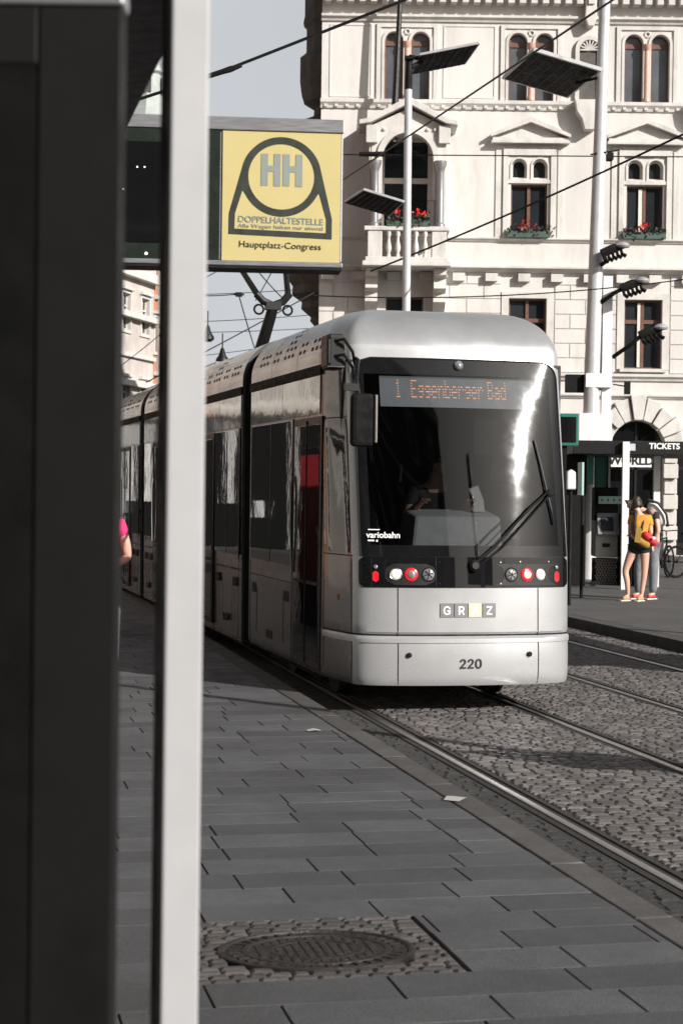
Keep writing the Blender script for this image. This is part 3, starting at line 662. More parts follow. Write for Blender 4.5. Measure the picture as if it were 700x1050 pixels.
for r in RAILS:
    def rp(u, v, z): return UV(u, r+v + (max(0, u-9)**2)*.00025*-1, z)
    us = [-12+1.5*i for i in range(40)]
    b = MB(); rows = []
    for u in us: rows.append([rp(u,-.023,-.05), rp(u,-.023,-.001), rp(u,-.017,.005), rp(u,.017,.005), rp(u,.023,-.001), rp(u,.025,-.045)])
    b.grid(rows); o = struct('rail', b, M['steel'], smooth=True, angle=30)
    b = MB(); b.grid([[rp(u,.023,-.03), rp(u,.080,-.03), rp(u,.083,-.003), rp(u,.118,-.003), rp(u,.122,-.03)] for u in us]); struct('rail_groove', b, M['rust'])
    b = MB(); b.grid([[rp(u,-.075,-.006), rp(u,-.026,-.006)] for u in us]); struct('rail_bed', b, M['joint'])
# platform : kerb stones, slabs, manhole with setts round it
PZ = .12
MHC = G(325, 974, PZ); mu, mv = toUV(MHC)
HOLE = (mu-.43, mu+.45, mv-.52, mv+.50)
struct('platform_bed', sheet(-14, 40, -8, -.47, PZ-.02), M['joint'])
b = MB(); rnd = []; u = -9
while u < 32:
    L_ = random.uniform(.85, 1.25); h = PZ+random.uniform(-.002, .003)
    def kp(a, v, z): return UV(a, v, z)
    a, c, v0, v1 = u+.004, u+L_-.004, -.64, -.46
    n = 5
    for i in range(1):
        q = [kp(a,v0,h-.1), kp(a,v1,-.03), kp(c,v1,-.03), kp(c,v0,h-.1), kp(a,v0,h-.004), kp(a,v1,h-.014), kp(c,v1,h-.014), kp(c,v0,h-.004), kp(a+.006,v0+.006,h), kp(a+.006,v1-.02,h), kp(c-.006,v1-.02,h), kp(c-.006,v0+.006,h)]
        b.add(q, [(0,1,5,4),(1,2,6,5),(2,3,7,6),(3,0,4,7),(4,5,9,8),(5,6,10,9),(6,7,11,10),(7,4,8,11),(8,9,10,11)]); rnd += [random.random()]*9
    u += L_
struct('kerb', b, M['kerb'], rnd=rnd)
ROWS = [-11.0]
while ROWS[-1] < 26: ROWS.append(ROWS[-1]+random.choice((.29,.30,.31)))
HOLE = (max(q for q in ROWS if q <= HOLE[0]+.1), min(q for q in ROWS if q >= HOLE[1]-.1), HOLE[2], HOLE[3])
b = MB(); rnd = []
for u, un in zip(ROWS, ROWS[1:]):
    du = un-u; v = -.652 - random.random()*.7
    edges = [-.652]
    while v > -7.6: edges.append(v); v -= random.uniform(.46, .74)
    for e1, e0 in zip(edges, edges[1:]):
        segs = [(e0, e1)]
        if u+du > HOLE[0]+.01 and u < HOLE[1]-.01:
            segs = []
            if e1 <= HOLE[2] or e0 >= HOLE[3]: segs = [(e0, e1)]
            else:
                if e0 < HOLE[2]: segs.append((e0, HOLE[2]))
                if e1 > HOLE[3]: segs.append((HOLE[3], e1))
        for s0, s1 in segs:
            if s1-s0 < .02: continue
            g0 = .0009; g1 = .0042; h = [PZ+random.uniform(-.0016,.0016) for _ in range(4)]
            a, c = u+g0, u+du-g0; v0, v1 = s0+g1, s1-g1; t = .002
            q = [UV(a,v0,PZ-.04),UV(a,v1,PZ-.04),UV(c,v1,PZ-.04),UV(c,v0,PZ-.04),UV(a,v0,h[0]-t),UV(a,v1,h[1]-t),UV(c,v1,h[2]-t),UV(c,v0,h[3]-t),UV(a+t,v0+t,h[0]),UV(a+t,v1-t,h[1]),UV(c-t,v1-t,h[2]),UV(c-t,v0+t,h[3])]
            b.add(q, [(0,1,5,4),(1,2,6,5),(2,3,7,6),(3,0,4,7),(4,5,9,8),(5,6,10,9),(6,7,11,10),(7,4,8,11),(8,9,10,11)]); rnd += [random.random()]*9
struct('pavement', b, M['slab'], rnd=rnd, nrm=False)
b, rnd = stones(HOLE[0]+.01, HOLE[1]-.005, HOLE[2]+.01, HOLE[3]-.01, .055, .085, PZ, .0045, .0012, holes=lambda u, v: ((u-mu)/.76)**2+(v-mv)**2 < .40**2)
struct('pavement_setts', b, M['sett'], rnd=rnd, nrm=False)
mh = thing('manhole_cover', 'oval dark cast iron manhole cover set in small setts in the pavement', 'manhole cover', (MHC.x, MHC.y, PZ), R(12))
OV = Matrix.Diagonal((.97, .74, 1, 1))
b = MB(); b.lathe([(.36,-.03),(.395,-.03),(.395,.002),(.39,.006),(.372,.006),(.368,.0),(.36,-.008)], 56, OV, caps=False); b.build('ring', M['iron'], mh, smooth=True)
b = MB(); b.lathe([(.362,-.03),(.362,-.004),(.355,0.0),(.30,.0),(.295,.005),(.275,.005),(.27,0),(.22,0),(.19,.0),(.185,.004),(.17,.004),(.165,0)], 56, OV)
for i in range(-9, 10):
    for j in range(-9, 10):
        x, y = i*.037, j*.037
        if x*x+y*y < .155**2 or .20**2 < x*x+y*y < .255**2: b.box(x-.013, x+.013, y-.009, y+.009, -.001, .006, T=OV)
for k in range(36):
    b.box(.305,.348,-.011,.011,-.001,.005,T=OV @ Matrix.Rotation(2*math.pi*k/36, 4, 'Z'))
b.build('lid', M['iron'], mh)
for i, (px, py, lb, r_) in enumerate(((322,749,'small white paper scrap on the slabs near the tram',.3),(467,819,'larger white flattened wrapper lying on the kerb',1.1))):
    p = G(px, py, PZ+.006); b = MB(); s = .05 if i == 0 else .07
    b.add([(-s,-s*.7,0),(0,-s*.8,.008),(s,-s*.6,.001),(s*.9,s*.7,.003),(0,s*.8,.012),(-s*1.1,s*.6,.002)], [(0,1,4,5),(1,2,3,4)]); o = b.build('paper_scrap', M['litter'])
    o.location = p; o.rotation_euler = (0,0,r_); tag(o, lb, 'litter')
# the opposite platform and the square
b = MB()
b.add([UV(-30,5.1,PZ), UV(-30,5.34,PZ), UV(60,5.34,PZ), UV(60,5.1,PZ), UV(-30,5.08,-.03), UV(60,5.08,-.03)], [(0,1,2,3),(0,3,5,4)]); struct('kerb_opposite', b, M['kerb'])
b = MB(); b.add([UV(-30,5.345,PZ+.002), UV(-30,60,PZ+.002), UV(90,60,PZ+.002), UV(90,5.345,PZ+.002)], [(0,1,2,3)]); struct('square_paving', b, M['plaza'])
b = MB(); b.add([UV(32,-.47,PZ-.03), UV(90,-.47,PZ-.03), UV(90,-60,PZ-.03), UV(-30,-60,PZ-.03), UV(-30,-7.6,PZ-.03), UV(32,-7.6,PZ-.03)], [(0,1,2,3,4,5)]); struct('street_paving', b, M['plaza'])
# ------------------------------------------------------------------ the town house across the square
FY = 51.0
bld = thing('town_house', 'pale ornate town house with arched twin windows, pediments and a stone oriel', 'building', (-.72, FY, PZ))
def arch(cx, hw, z0, z1, n=12):
    zs = z1-hw; return [(cx-hw, z0), (cx+hw, z0)] + [(cx+hw*math.cos(math.pi*i/n), zs+hw*math.sin(math.pi*i/n)) for i in range(n+1)]
def rect(x0, x1, z0, z1): return [(x0,z0),(x1,z0),(x1,z1),(x0,z1)]
def wall_holes(mb, outer, holes, y, depth, mi=0):
    polys = [outer]+holes; flat = [p for q in polys for p in q]
    tri = tessellate_polygon([[Vector((x, z, 0)) for x, z in q] for q in polys])
    mb.add([Vector((x, y, z)) for x, z in flat], [tuple(t) for t in tri], mi)
    for h in holes:
        n = len(h); mb.add([Vector((x, y, z)) for x, z in h]+[Vector((x, y+depth, z)) for x, z in h], [(i,(i+1)%n,(i+1)%n+n,i+n) for i in range(n)], mi)
def ring(mb, a, b, y0, y1):             # frame between outline a and inner outline b
    n = len(a); va = [Vector((x, y0, z)) for x, z in a]; vb = [Vector((x, y0, z)) for x, z in b]; vc = [Vector((x, y1, z)) for x, z in b]; vd = [Vector((x, y1, z)) for x, z in a]
    mb.add(va+vb+vc+vd, [(i,(i+1)%n,(i+1)%n+n,i+n) for i in range(n)]+[(i+n,(i+1)%n+n,(i+1)%n+2*n,i+2*n) for i in range(n)]+[(i,(i+1)%n,(i+1)%n+3*n,i+3*n) for i in range(n)])
COLS = [5.17, 8.43, 11.69, 14.9]; OX = 1.70
X0, X1 = -.72, 17.5
holes = []; wins = []
def pair_arch(cx, dx, hw, z0, z1):
    for s in (-1, 1): holes.append(arch(cx+s*dx, hw, z0, z1)); wins.append(('a', cx+s*dx, hw, z0, z1))
for c in COLS+[OX-.02]:
    pair_arch(c, .372, .262, 12.90, 14.80)
for c in COLS:
    pair_arch(c, .29, .215, 10.72, 11.27)
    holes.append(rect(c-.515, c+.515, 9.10, 10.56)); wins.append(('r', c, .515, 9.10, 10.56))
for c in COLS+[OX]:
    holes.append(rect(c-.53, c+.53, 5.40, 7.34)); wins.append(('m', c, .53, 5.40, 7.34))
holes.append(rect(OX-.70, OX+.70, 9.0, 11.78)); wins.append(('o', OX, .70, 9.0, 11.78))  # door widened, its dark panes stand in for the loggia's shade
for c in COLS[:]:
    holes.append(arch(c-.12, .74, .14, 3.93)); wins.append(('s', c-.12, .74, .14, 3.93))
    if c < 14: holes.append(rect(c+1.02, c+2.1, .14, 3.3)); wins.append(('s2', c+1.56, .54, .14, 3.3))
wl = MB(); wall_holes(wl, [(X0,.12),(X1,.12),(X1,17.6),(X0,17.6)], holes, FY, .28)
wl.add([(X0,FY,.12),(X0,FY,17.6),(X0,FY+14,17.6),(X0,FY+14,.12)], [(0,1,2,3)]); wl.add([(X1,FY,.12),(X1,FY,17.6),(X1,FY+14,17.6),(X1,FY+14,.12)], [(0,1,2,3)])
b = MB(); b.box(X0+.05, X1-.05, FY+.6, FY+.62, .12, 17.5); b.build('room_darkness', M['interior'], bld, world=True)
b = MB(); b.hexa([Vector(p) for p in ((X0-.3,FY-.4,17.6),(X1+.3,FY-.4,17.6),(X1+.3,FY+14,17.6),(X0-.3,FY+14,17.6))], [Vector(p) for p in ((X0+2,FY+4,20.4),(X1-2,FY+4,20.4),(X1-2,FY+9,20.4),(X0+2,FY+9,20.4))]); b.build('roof', M['slate'], bld, world=True)
for kd, cx, hw, z0, z1 in wins:
    yf = FY+.16; f = MB(); t = .05
    if kd in ('a',):
        ring(f, arch(cx, hw+.02, z0, z1+.02), arch(cx, hw-t, z0+t, z1-t), yf, yf+.06)
        if z1-z0 > 1: f.box(cx-hw, cx+hw, yf-.01, yf+.06, z1-hw-.10, z1-hw+.03)
        w_ = f.build('window', M['wood' if z1-z0 > 1 else 'white_frame'], bld, world=True)
        p = MB(); p.prism(arch(cx, hw-t+.005, z0+t-.005, z1-t+.005), yf+.03, yf+.036); p.build('pane', M['pane_grey' if z1-z0 > 1 else 'pane'], w_, world=True)
    elif kd in ('r', 'm'):
        ring(f, rect(cx-hw-.02, cx+hw+.02, z0-.02, z1+.02), rect(cx-hw+t, cx+hw-t, z0+t, z1-t), yf, yf+.06)
        f.box(cx-.045, cx+.045, yf-.02, yf+.06, z0, z1)
        if kd == 'm': f.box(cx-hw, cx+hw, yf-.015, yf+.06, z1-.66, z1-.55)
        w_ = f.build('window', M['wood'], bld, world=True)
        p = MB(); p.box(cx-hw+t-.01, cx-.04, yf+.03, yf+.036, z0+.04, z1-.04); p.box(cx+.04, cx+hw-t+.01, yf+.03, yf+.036, z0+.04, z1-.04); p.build('pane', M['pane'], w_, world=True)
        if (kd == 'r' and abs(cx-8.43) < .1) or (kd == 'm' and abs(cx-8.43) < .1):
            p = MB(); p.box(cx-.16 if kd == 'r' else cx-.14, cx-.06, yf-.03, yf-.01, z0+.05, z1-.08); p.build('open_casement', M['white_frame'], w_, world=True)
    elif kd == 'o':
        ring(f, rect(cx-hw-.02, cx+hw+.02, z0-.02, z1+.02), rect(cx-hw+.09, cx+hw-.09, z0+t, z1-t), yf-.05, yf+.06)
        f.box(cx-hw, cx+hw, yf-.06, yf+.06, 10.55, 10.70); f.box(cx-.06, cx+.06, yf-.06, yf+.06, z0, z1)
        w_ = f.build('balcony_door', M['white_frame'], bld, world=True)
        p = MB(); p.box(cx-hw+.05, cx+hw-.05, yf+.03, yf+.036, z0+.04, z1-.04); p.build('pane', M['pane'], w_, world=True)
    else:
        f.box(cx-.03, cx+.03, yf, yf+.06, z0, z1-.05); f.box(cx-hw, cx+hw, yf, yf+.06, 2.55, 2.65); f.box(cx-hw, cx+hw, yf, yf+.06, z0, z0+.35)
        w_ = f.build('shop_window', M['black'], bld, world=True)
        p = MB(); p.prism(arch(cx, hw, z0, z1) if kd == 's' else rect(cx-hw, cx+hw, z0, z1), yf+.03, yf+.04); p.build('pane', M['frit'], w_, world=True)
# mouldings : string courses, dentils
def course(z0, z1, out, name, dent=None, xs=(X0-.02, X1)):
    b = MB(); x0, x1 = xs; h = z1-z0
    pr = [(0,z0),(-out*.35,z0),(-out*.5,z0+h*.3),(-out*.9,z0+h*.55),(-out,z0+h*.62),(-out,z1),(0,z1+.02)]
    rows = [[Vector((x0-(0 if x0 > X0 else 0), FY+y, z)) for y, z in pr], [Vector((x1, FY+y, z)) for y, z in pr]]
    b.grid(rows); n = len(pr); b.add(rows[0], [tuple(range(n))]); b.add(rows[1], [tuple(range(n))])
    if dent:
        dz0, dz1, step, wd, o_ = dent; x = x0+.1
        while x < x1-.1: b.box(x, x+wd, FY-o_, FY+.01, dz0, dz1); x += step
    return b.build(name, M['stone'], bld, world=True)
course(15.85, 16.25, .55, 'cornice', (15.55, 15.80, .32, .17, .40))
course(16.9, 17.65, .8, 'cornice', None)
course(15.08, 15.26, .16, 'string_course')
course(12.63, 12.88, .14, 'string_course', (12.66, 12.74, .30, .09, .10))
course(8.93, 9.04, .12, 'string_course')
course(8.06, 8.22, .30, 'string_course', (7.80, 8.02, .92, .34, .20))
course(5.05, 5.24, .16, 'string_course')
course(4.55, 4.66, .12, 'string_course')
# window surrounds
for c in COLS+[OX-.02]:
    b = MB(); ring(b, rect(c-.86, c+.86, 12.88, 15.02), rect(c-.74, c+.74, 12.88, 14.92), FY-.05, FY+.01)
    for s in (-1, 1): ring(b, arch(c+s*.372, .34, 12.9, 14.88), arch(c+s*.372, .265, 12.88, 14.805), FY-.045, FY+.01)
    b.torus((c, FY-.03, 14.80), .07, .025, n=14, m=6)
    su = b.build('window_surround', M['stone'], bld, world=True)
    k = MB(); k.lathe([(.10,0),(.10,.10),(.075,.14),(.075,1.42),(.065,1.44),(.10,1.50),(.12,1.62)], 14, Matrix.Translation((c, FY-.02, 12.90))); k.build('window_column', M['marble'], su, smooth=True, world=True)
for c in COLS:
    b = MB(); ring(b, rect(c-.74, c+.74, 9.03, 11.55), rect(c-.60, c+.60, 9.05, 11.36), FY-.07, FY+.01); ring(b, rect(c-.95, c+.95, 9.03, 11.62), rect(c-.80, c+.80, 9.05, 11.5), FY-.035, FY+.01)
    for s in (-1, 1): ring(b, arch(c+s*.29, .26, 10.68, 11.32), arch(c+s*.29, .217, 10.72, 11.275), FY-.03, FY+.01)
    b.box(c-.62, c+.62, FY-.05, FY+.02, 10.58, 10.68)
    for x in (-.55, -.1, .35, .75): b.box(c+x-.12, c+x-.04, FY-.05, FY+.01, 11.56, 11.66)
    b.build('window_surround', M['stone'], bld, world=True)
    b = MB(); zb = 11.68
    b.box(c-1.10, c+1.10, FY-.26, FY+.01, zb, zb+.07); b.box(c-1.06, c+1.06, FY-.20, FY+.01, zb+.07, zb+.16)
    for s in (-1, 1):
        b.prism([(c+s*1.12, zb+.16), (c+s*1.12, zb+.25), (c, zb+.73), (c, zb+.58)], FY-.28, FY+.01)
    b.prism([(c-.98, zb+.16), (c+.98, zb+.16), (c, zb+.60)], FY-.07, FY+.01); b.build('pediment', M['stone'], bld, world=True)
    b = MB(); b.box(c-.66, c+.66, FY-.16, FY+.02, 5.30, 5.395); ring(b, rect(c-.74, c+.74, 5.38, 7.52), rect(c-.535, c+.535, 5.40, 7.345), FY-.05, FY+.01); b.build('window_surround', M['stone'], bld, world=True)
    # shop arch voussoirs
    b = MB(); cx = c-.12; zc = 3.93-.74
    for i in range(9):
        a0, a1 = math.pi*i/9+.02, math.pi*(i+1)/9-.02; r1, r2 = .76, 1.30 + (.18 if i == 4 else .10*(i % 2))
        p = [(cx+r*math.cos(a), zc+r*math.sin(a)) for r, a in ((r1,a0),(r2,a0),(r2,a1),(r1,a1))]; b.prism(p, FY-.16-(.08 if i % 2 == 0 else 0), FY+.01)
    for i in range(7):
        for s in (-1, 1):
            b.box(cx+s*.97-.2-(.05 if i % 2 else 0), cx+s*.97+.16, FY-(.26 if i % 2 else .12), FY+.01, .14+i*.435, .54+i*.435)
    b.build('arch_stones', M['stone'], bld, world=True, bevel=.02)
    # niche with console between the upper windows
    if c < 12:
        nx = c+1.63; b = MB(); ring(b, arch(nx, .40, 12.88, 14.75), arch(nx, .28, 12.95, 14.62), FY-.10, FY+.02); b.prism([(nx-.42,12.88),(nx+.42,12.88),(nx+.36,12.55),(nx+.22,12.35),(nx+.14,12.05),(nx-.14,12.05),(nx-.22,12.35),(nx-.36,12.55)], FY-.42, FY+.01)
        for i in range(9):
            a = math.pi*i/8; b.tube([(nx, FY-.03, 14.34), (nx+.27*math.cos(a), FY-.07, 14.34+.27*math.sin(a))], .03, 5)
        b.build('niche', M['stone'], bld, world=True, bevel=.01)
        b = MB(); b.prism(arch(nx, .27, 12.96, 14.6), FY-.006, FY+.01); b.build('niche_shade', M['side_stone'], bld, world=True)  # flat dark plate, the shade of a recess put into its colour
    for xx in (c+1.63,):
        b = MB(); b.prism([(xx-.17,16.0),(xx+.17,16.0),(xx+.15,15.5),(xx+.17,15.2),(xx+.08,14.95),(xx-.08,14.95),(xx-.17,15.2),(xx-.15,15.5)], FY-.34, FY+.01); b.build('console', M['stone'], bld, world=True, bevel=.02)
# rusticated blocks beside the mezzanine windows
xs = [(X0, OX-.78), (OX+.78, COLS[0]-.76)] + [(COLS[i]+.76, COLS[i+1]-.76) for i in range(3)]
b = wl
for a, c in xs:
    n = max(1, round((c-a)/.8))
    for j, z in enumerate(np.arange(5.27, 7.75, .41)):
        e = [a+(c-a)*(i+(.5 if j % 2 else 0))/n for i in range(n+1)]; e = sorted(set([a]+[q for q in e if a < q < c]+[c]))
        for p, q in zip(e, e[1:]): b.box(p+.012, q-.012, FY-.028, FY+.01, z+.012, z+.398)
for a, c in ((X0+.22, OX-1.0), (OX+1.0, COLS[0]-1.0)): ring(b, rect(a, c, 12.95, 15.0), rect(a+.04, c-.04, 12.99, 14.96), FY-.02, FY+.01)
wl.build('wall', M['facade'], bld, world=True)
# ---- oriel : balcony, columns, arch and gable
orl = MB(); OY = FY-1.05
a_out = [(OX-1.0,9.0),(OX+1.0,9.0),(OX+1.0,11.95),(OX,12.42),(OX-1.0,11.95)]
wall_holes(orl, a_out, [arch(OX, .70, 9.02, 11.75, 16)], OY, .22)
for s in (-1, 1):
    wall_x = OX+s*1.0; orl.box(wall_x-.06, wall_x+.06, OY+.02, FY, 9.0, 11.95)  # side walls added to shut the sun out of the loggia
    orl.box(OX+s*.86-.14, OX+s*.86+.14, FY-.06, FY, 9.0, 11.95)
orl.box(OX-1.0, OX+1.0, OY+.05, FY, 11.80, 11.86)
oro = orl.build('oriel', M['stone'], bld, world=True)
b = MB()
for s in (-1, 1):
    b.prism([(OX+s*1.36, 11.93), (OX+s*1.36, 12.06), (OX+s*1.12, 12.10), (OX, 12.72), (OX, 12.52), (OX+s*1.05, 11.98)], OY-.25, FY+.01)
    b.box(OX+s*1.0-.16, OX+s*1.0+.16, OY-.14, OY+.02, 11.45, 11.94)
for i in range(9): b.box(OX-.9+i*.2, OX-.82+i*.2, OY-.06, OY, 11.80, 11.88) if abs(i-4) > 2 else None
b.build('gable', M['stone'], oro, world=True, bevel=.02)
b = MB(); ring(b, arch(OX, .86, 9.9, 11.90, 16), arch(OX, .71, 9.9, 11.755, 16), OY-.06, OY+.01); b.build('arch_moulding', M['stone'], oro, world=True)
for s in (-1, 1):
    b = MB(); b.lathe([(.15,0),(.15,.12),(.105,.16),(.105,.95),(.10,1.55),(.12,1.62),(.17,1.75),(.18,1.86)], 16, Matrix.Translation((OX+s*.90, OY-.10, 9.1))); b.build('column', M['alu'], oro, smooth=True, world=True)
    b = MB(); b.box(OX+s*.88-.2, OX+s*.88+.2, OY-.26, OY+.12, 8.28, 9.02); b.build('pedestal', M['stone'], oro, world=True, bevel=.02)
b = MB(); b.box(OX-1.18, OX+1.18, OY-.30, FY, 9.02, 9.14); b.box(OX-1.22, OX+1.22, OY-.34, FY, 8.05, 8.18); b.box(OX-1.14, OX+1.14, OY-.28, FY, 8.18, 8.30); b.build('balcony_slab', M['stone'], oro, world=True, bevel=.02)
for x in (-.5, -.25, 0, .25, .5):
    b = MB(); b.lathe([(.06,0),(.06,.06),(.04,.10),(.085,.26),(.04,.48),(.04,.56),(.065,.62),(.065,.73)], 12, Matrix.Translation((OX+x, OY-.2, 8.29))); b.build('baluster', M['stone'], oro, smooth=True, world=True)
for s in (-1, 1):
    b = MB(); pr = [(0,8.05),(-.95,8.05),(-.98,7.85),(-.72,7.78),(-.80,7.5),(-.5,7.4),(-.55,7.15),(-.25,7.0),(0,6.9)]
    for x in (OX+s*.95-.17, OX+s*.95+.17): pass
    rows = [[Vector((x, FY+y, z)) for y, z in pr] for x in (OX+s*.95-.17, OX+s*.95+.17)]; b.grid(rows)
    for r_ in rows: 
        t = tessellate_polygon([[Vector((p.y, p.z, 0)) for p in r_]]); b.add(r_, [tuple(q) for q in t])
    b.build('bracket', M['stone'], oro, world=True, bevel=.015)
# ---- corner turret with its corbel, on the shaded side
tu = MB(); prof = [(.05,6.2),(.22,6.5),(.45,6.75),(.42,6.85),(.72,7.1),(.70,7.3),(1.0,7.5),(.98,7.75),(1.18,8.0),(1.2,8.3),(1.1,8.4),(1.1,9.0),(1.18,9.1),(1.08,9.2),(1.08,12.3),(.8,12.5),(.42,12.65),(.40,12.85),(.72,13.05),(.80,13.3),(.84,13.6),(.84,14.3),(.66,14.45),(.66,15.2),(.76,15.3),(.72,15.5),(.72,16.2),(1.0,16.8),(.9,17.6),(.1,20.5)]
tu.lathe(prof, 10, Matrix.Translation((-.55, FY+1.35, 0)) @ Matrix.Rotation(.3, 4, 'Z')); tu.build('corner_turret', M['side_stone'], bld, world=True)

# shop lettering board behind the ticket shelter
b = MB(); zc = 2.85; cx = 8.25
b.box(cx-.72, cx+.42, FY-.35, FY-.28, 2.62, 3.02); bo = b.build('shop_board', M['white'], bld, world=True)
k = MB(); k.mesh(text_mesh('WORLD', .34, .014, ext=.004), FRONT((cx-.15, FY-.357, 2.79))); k.build('shop_lettering', M['ink'], bo, world=True)
k = MB(); k.box(cx-.45, cx+.1, FY-.356, FY-.352, 2.965, 3.0); k.build('red_stripe', M['red'], bo, world=True)

# flower boxes on the sills
def flowers(x0, x1, y, z, seed, label, group):
    r = random.Random(seed); t = thing('flower_box', label, 'flower box', ((x0+x1)/2, y, z), 0, group)
    hw = (x1-x0)/2; b = MB(); b.prism([(-hw,0),(hw,0),(hw+.03,.16),(-hw-.03,.16)], -.1, .1); b.build('planter', M['greenbox'], t)
    for nm, mt, n, s, zz, sp in (('foliage','leaf',190,.05,.20,1.0), ('plum_flowers','plum',60,.05,.16,1.0), ('red_flowers','petal',26,.05,.30,.32)):
        b = MB(); c0 = r.uniform(-.25,.25)*hw; 
        for i in range(n):
            if nm == 'red_flowers': x = c0+r.gauss(0,.09)*1.0; z_ = zz+r.gauss(.05,.06)
            elif nm == 'plum_flowers': x = (hw*.55 if seed % 2 else -hw*.5)+r.gauss(0,.16); z_ = zz+r.gauss(0,.09)
            else: x = r.uniform(-hw,hw); z_ = zz+r.gauss(0,.07)
            c = Vector((x, r.gauss(-.04,.07), z_)); a = Vector((r.gauss(0,1),r.gauss(0,1),r.gauss(0,1))).normalized()*s; q = a.cross(Vector((r.gauss(0,1),r.gauss(0,1),r.gauss(0,1)))).normalized()*s*.7
            b.add([c-a, c+q, c+a, c-q], [(0,1,2,3)])
        b.build(nm, M[mt], t)
flowers(COLS[0]-.62, COLS[0]+.55, FY-.13, 9.04, 3, 'green flower box with a red bloom under the pedimented window between the two lamp poles', 'window flower boxes')
flowers(COLS[1]-.62, COLS[1]+.55, FY-.13, 9.04, 4, 'green flower box under the pedimented window beside the thick grey pole', 'window flower boxes')
flowers(OX-.55, OX-.05, OY-.22, 9.14, 5, 'balcony flower box with red geraniums nearer the yellow sign', 'balcony flower boxes')
flowers(OX+.12, OX+.62, OY-.22, 9.14, 6, 'balcony flower box with red geraniums farther from the yellow sign', 'balcony flower boxes')
# dark mast rising from the gable of the oriel
b = MB(); p0 = P(403, 146, FY-.8); p1 = P(411.5, -30, FY-.8); b.tube([p0, p1], [.11, .055], 8)
o = b.build('flagpole', M['black']); tag(o, 'tall thin black flagpole rising from the oriel gable', 'flagpole')

# ------------------------------------------------------------------ other houses
def house(name, label, p0, p1, h, colour, seed, bay=2.6, storeys=4, depth=9, cornices=(), roof_h=3.0, gz=PZ, wy=1.6, ww=1.05):
    a, c = Vector(p0), Vector(p1); d = c-a; L_ = d.length; ang = math.atan2(d.y, d.x)
    t = thing(name, label, 'building', (a.x, a.y, gz), ang)
    n = max(1, int(L_/bay)); sh = h/storeys; hs = []
    for s_ in range(storeys):
        for i in range(n):
            x = (i+.5)*L_/n; z = s_*sh+sh*.28
            hs.append((x, z, ww*(1.3 if s_ == 0 else 1), min(wy*(1.25 if s_ == 0 else 1), sh*.66)))
    b = MB(); wall_holes(b, [(0,0),(L_,0),(L_,h),(0,h)], [rect(x-w_/2, x+w_/2, z, z+q) for x, z, w_, q in hs], 0, .22)
    b.add([(0,0,0),(0,0,h),(0,depth,h),(0,depth,0)], [(0,1,2,3)]); b.add([(L_,0,0),(L_,0,h),(L_,depth,h),(L_,depth,0)], [(0,1,2,3)]); b.add([(0,depth,0),(0,depth,h),(L_,depth,h),(L_,depth,0)], [(0,1,2,3)])
    b.build('wall', M[colour], t)
    b = MB(); b.hexa([Vector(q) for q in ((-.2,-.3,h),(L_+.2,-.3,h),(L_+.2,depth,h),(-.2,depth,h))], [Vector(q) for q in ((.1,depth*.35,h+roof_h),(L_-.1,depth*.35,h+roof_h),(L_-.1,depth*.65,h+roof_h),(.1,depth*.65,h+roof_h))]); b.build('roof', M['slate'], t)
    for z, z2, o_ in [(s_*sh-.10, s_*sh+.08, .16) for s_ in range(1, storeys)] + [(h-.35, h-.02, .45)] + [(z, z+.25, .35) for z in cornices]:
        b = MB(); b.box(0, L_, -o_, .01, z, z2); b.build('cornice', M['stone'], t)
    proto = {}
    for x, z, w_, q in hs:
        key = (round(w_,2), round(q,2))
        if key not in proto:
            f = MB(); ring(f, rect(-w_/2-.14, w_/2+.14, -.14, q+.14), rect(-w_/2, w_/2, 0, q), -.07, .01); ring(f, rect(-w_/2, w_/2, 0, q), rect(-w_/2+.07, w_/2-.07, .07, q-.07), .12, .18); f.box(-.04,.04,.11,.17,0,q); f.box(-w_/2,w_/2,.11,.17,q*.65,q*.65+.07)
            f.box(-w_/2-.2, w_/2+.2, -.2, .01, q+.14, q+.26)
            f.box(-w_/2, w_/2, .17, .18, 0, q, mi=1)
            proto[key] = f.build('window', [M['stone'], M['pane']], t); proto[key].location = (x, 0, z)
        else:
            k = proto[key].copy(); COL.objects.link(k); k.parent = t; k.location = (x, 0, z)
    return t
A, B_ = Vector((-17,48)), Vector((-7.5,88))
def lerp2(t): return (A+(B_-A)*t).to_tuple()
house('corner_house', 'cream street house with heavy dark cornices seen over the tram tail', lerp2(.45), lerp2(.872), 15.2, 'stucco_pink', 1, storeys=4, cornices=(6.2, 9.2, 11.0, 12.4), bay=2.2)
house('narrow_house', 'narrow orange house squeezed between two cream facades', lerp2(.873), lerp2(.884), 14.0, 'stucco_orange', 2, storeys=4, bay=.9, ww=.4, depth=6)
house('street_house', 'pale house at the far end of the street, beyond the narrow orange one', lerp2(.885), lerp2(1.0), 15.5, 'stucco_cream', 3, storeys=5, bay=1.5, ww=.7)
house('terraced_house', 'orange stucco house along the near side of the street', (-13.7,31), (-17,48), 14, 'stucco_orange', 4, bay=3.2)
house('terraced_house', 'pale cream house behind the tram stop', (-10,12), (-13.7,30.9), 15, 'stucco_cream', 5, bay=3.0)
house('terraced_house', 'brown house across the street behind the photographer', (22,-24), (-40,-24), 28, 'stucco_dark', 6, storeys=7, bay=4)
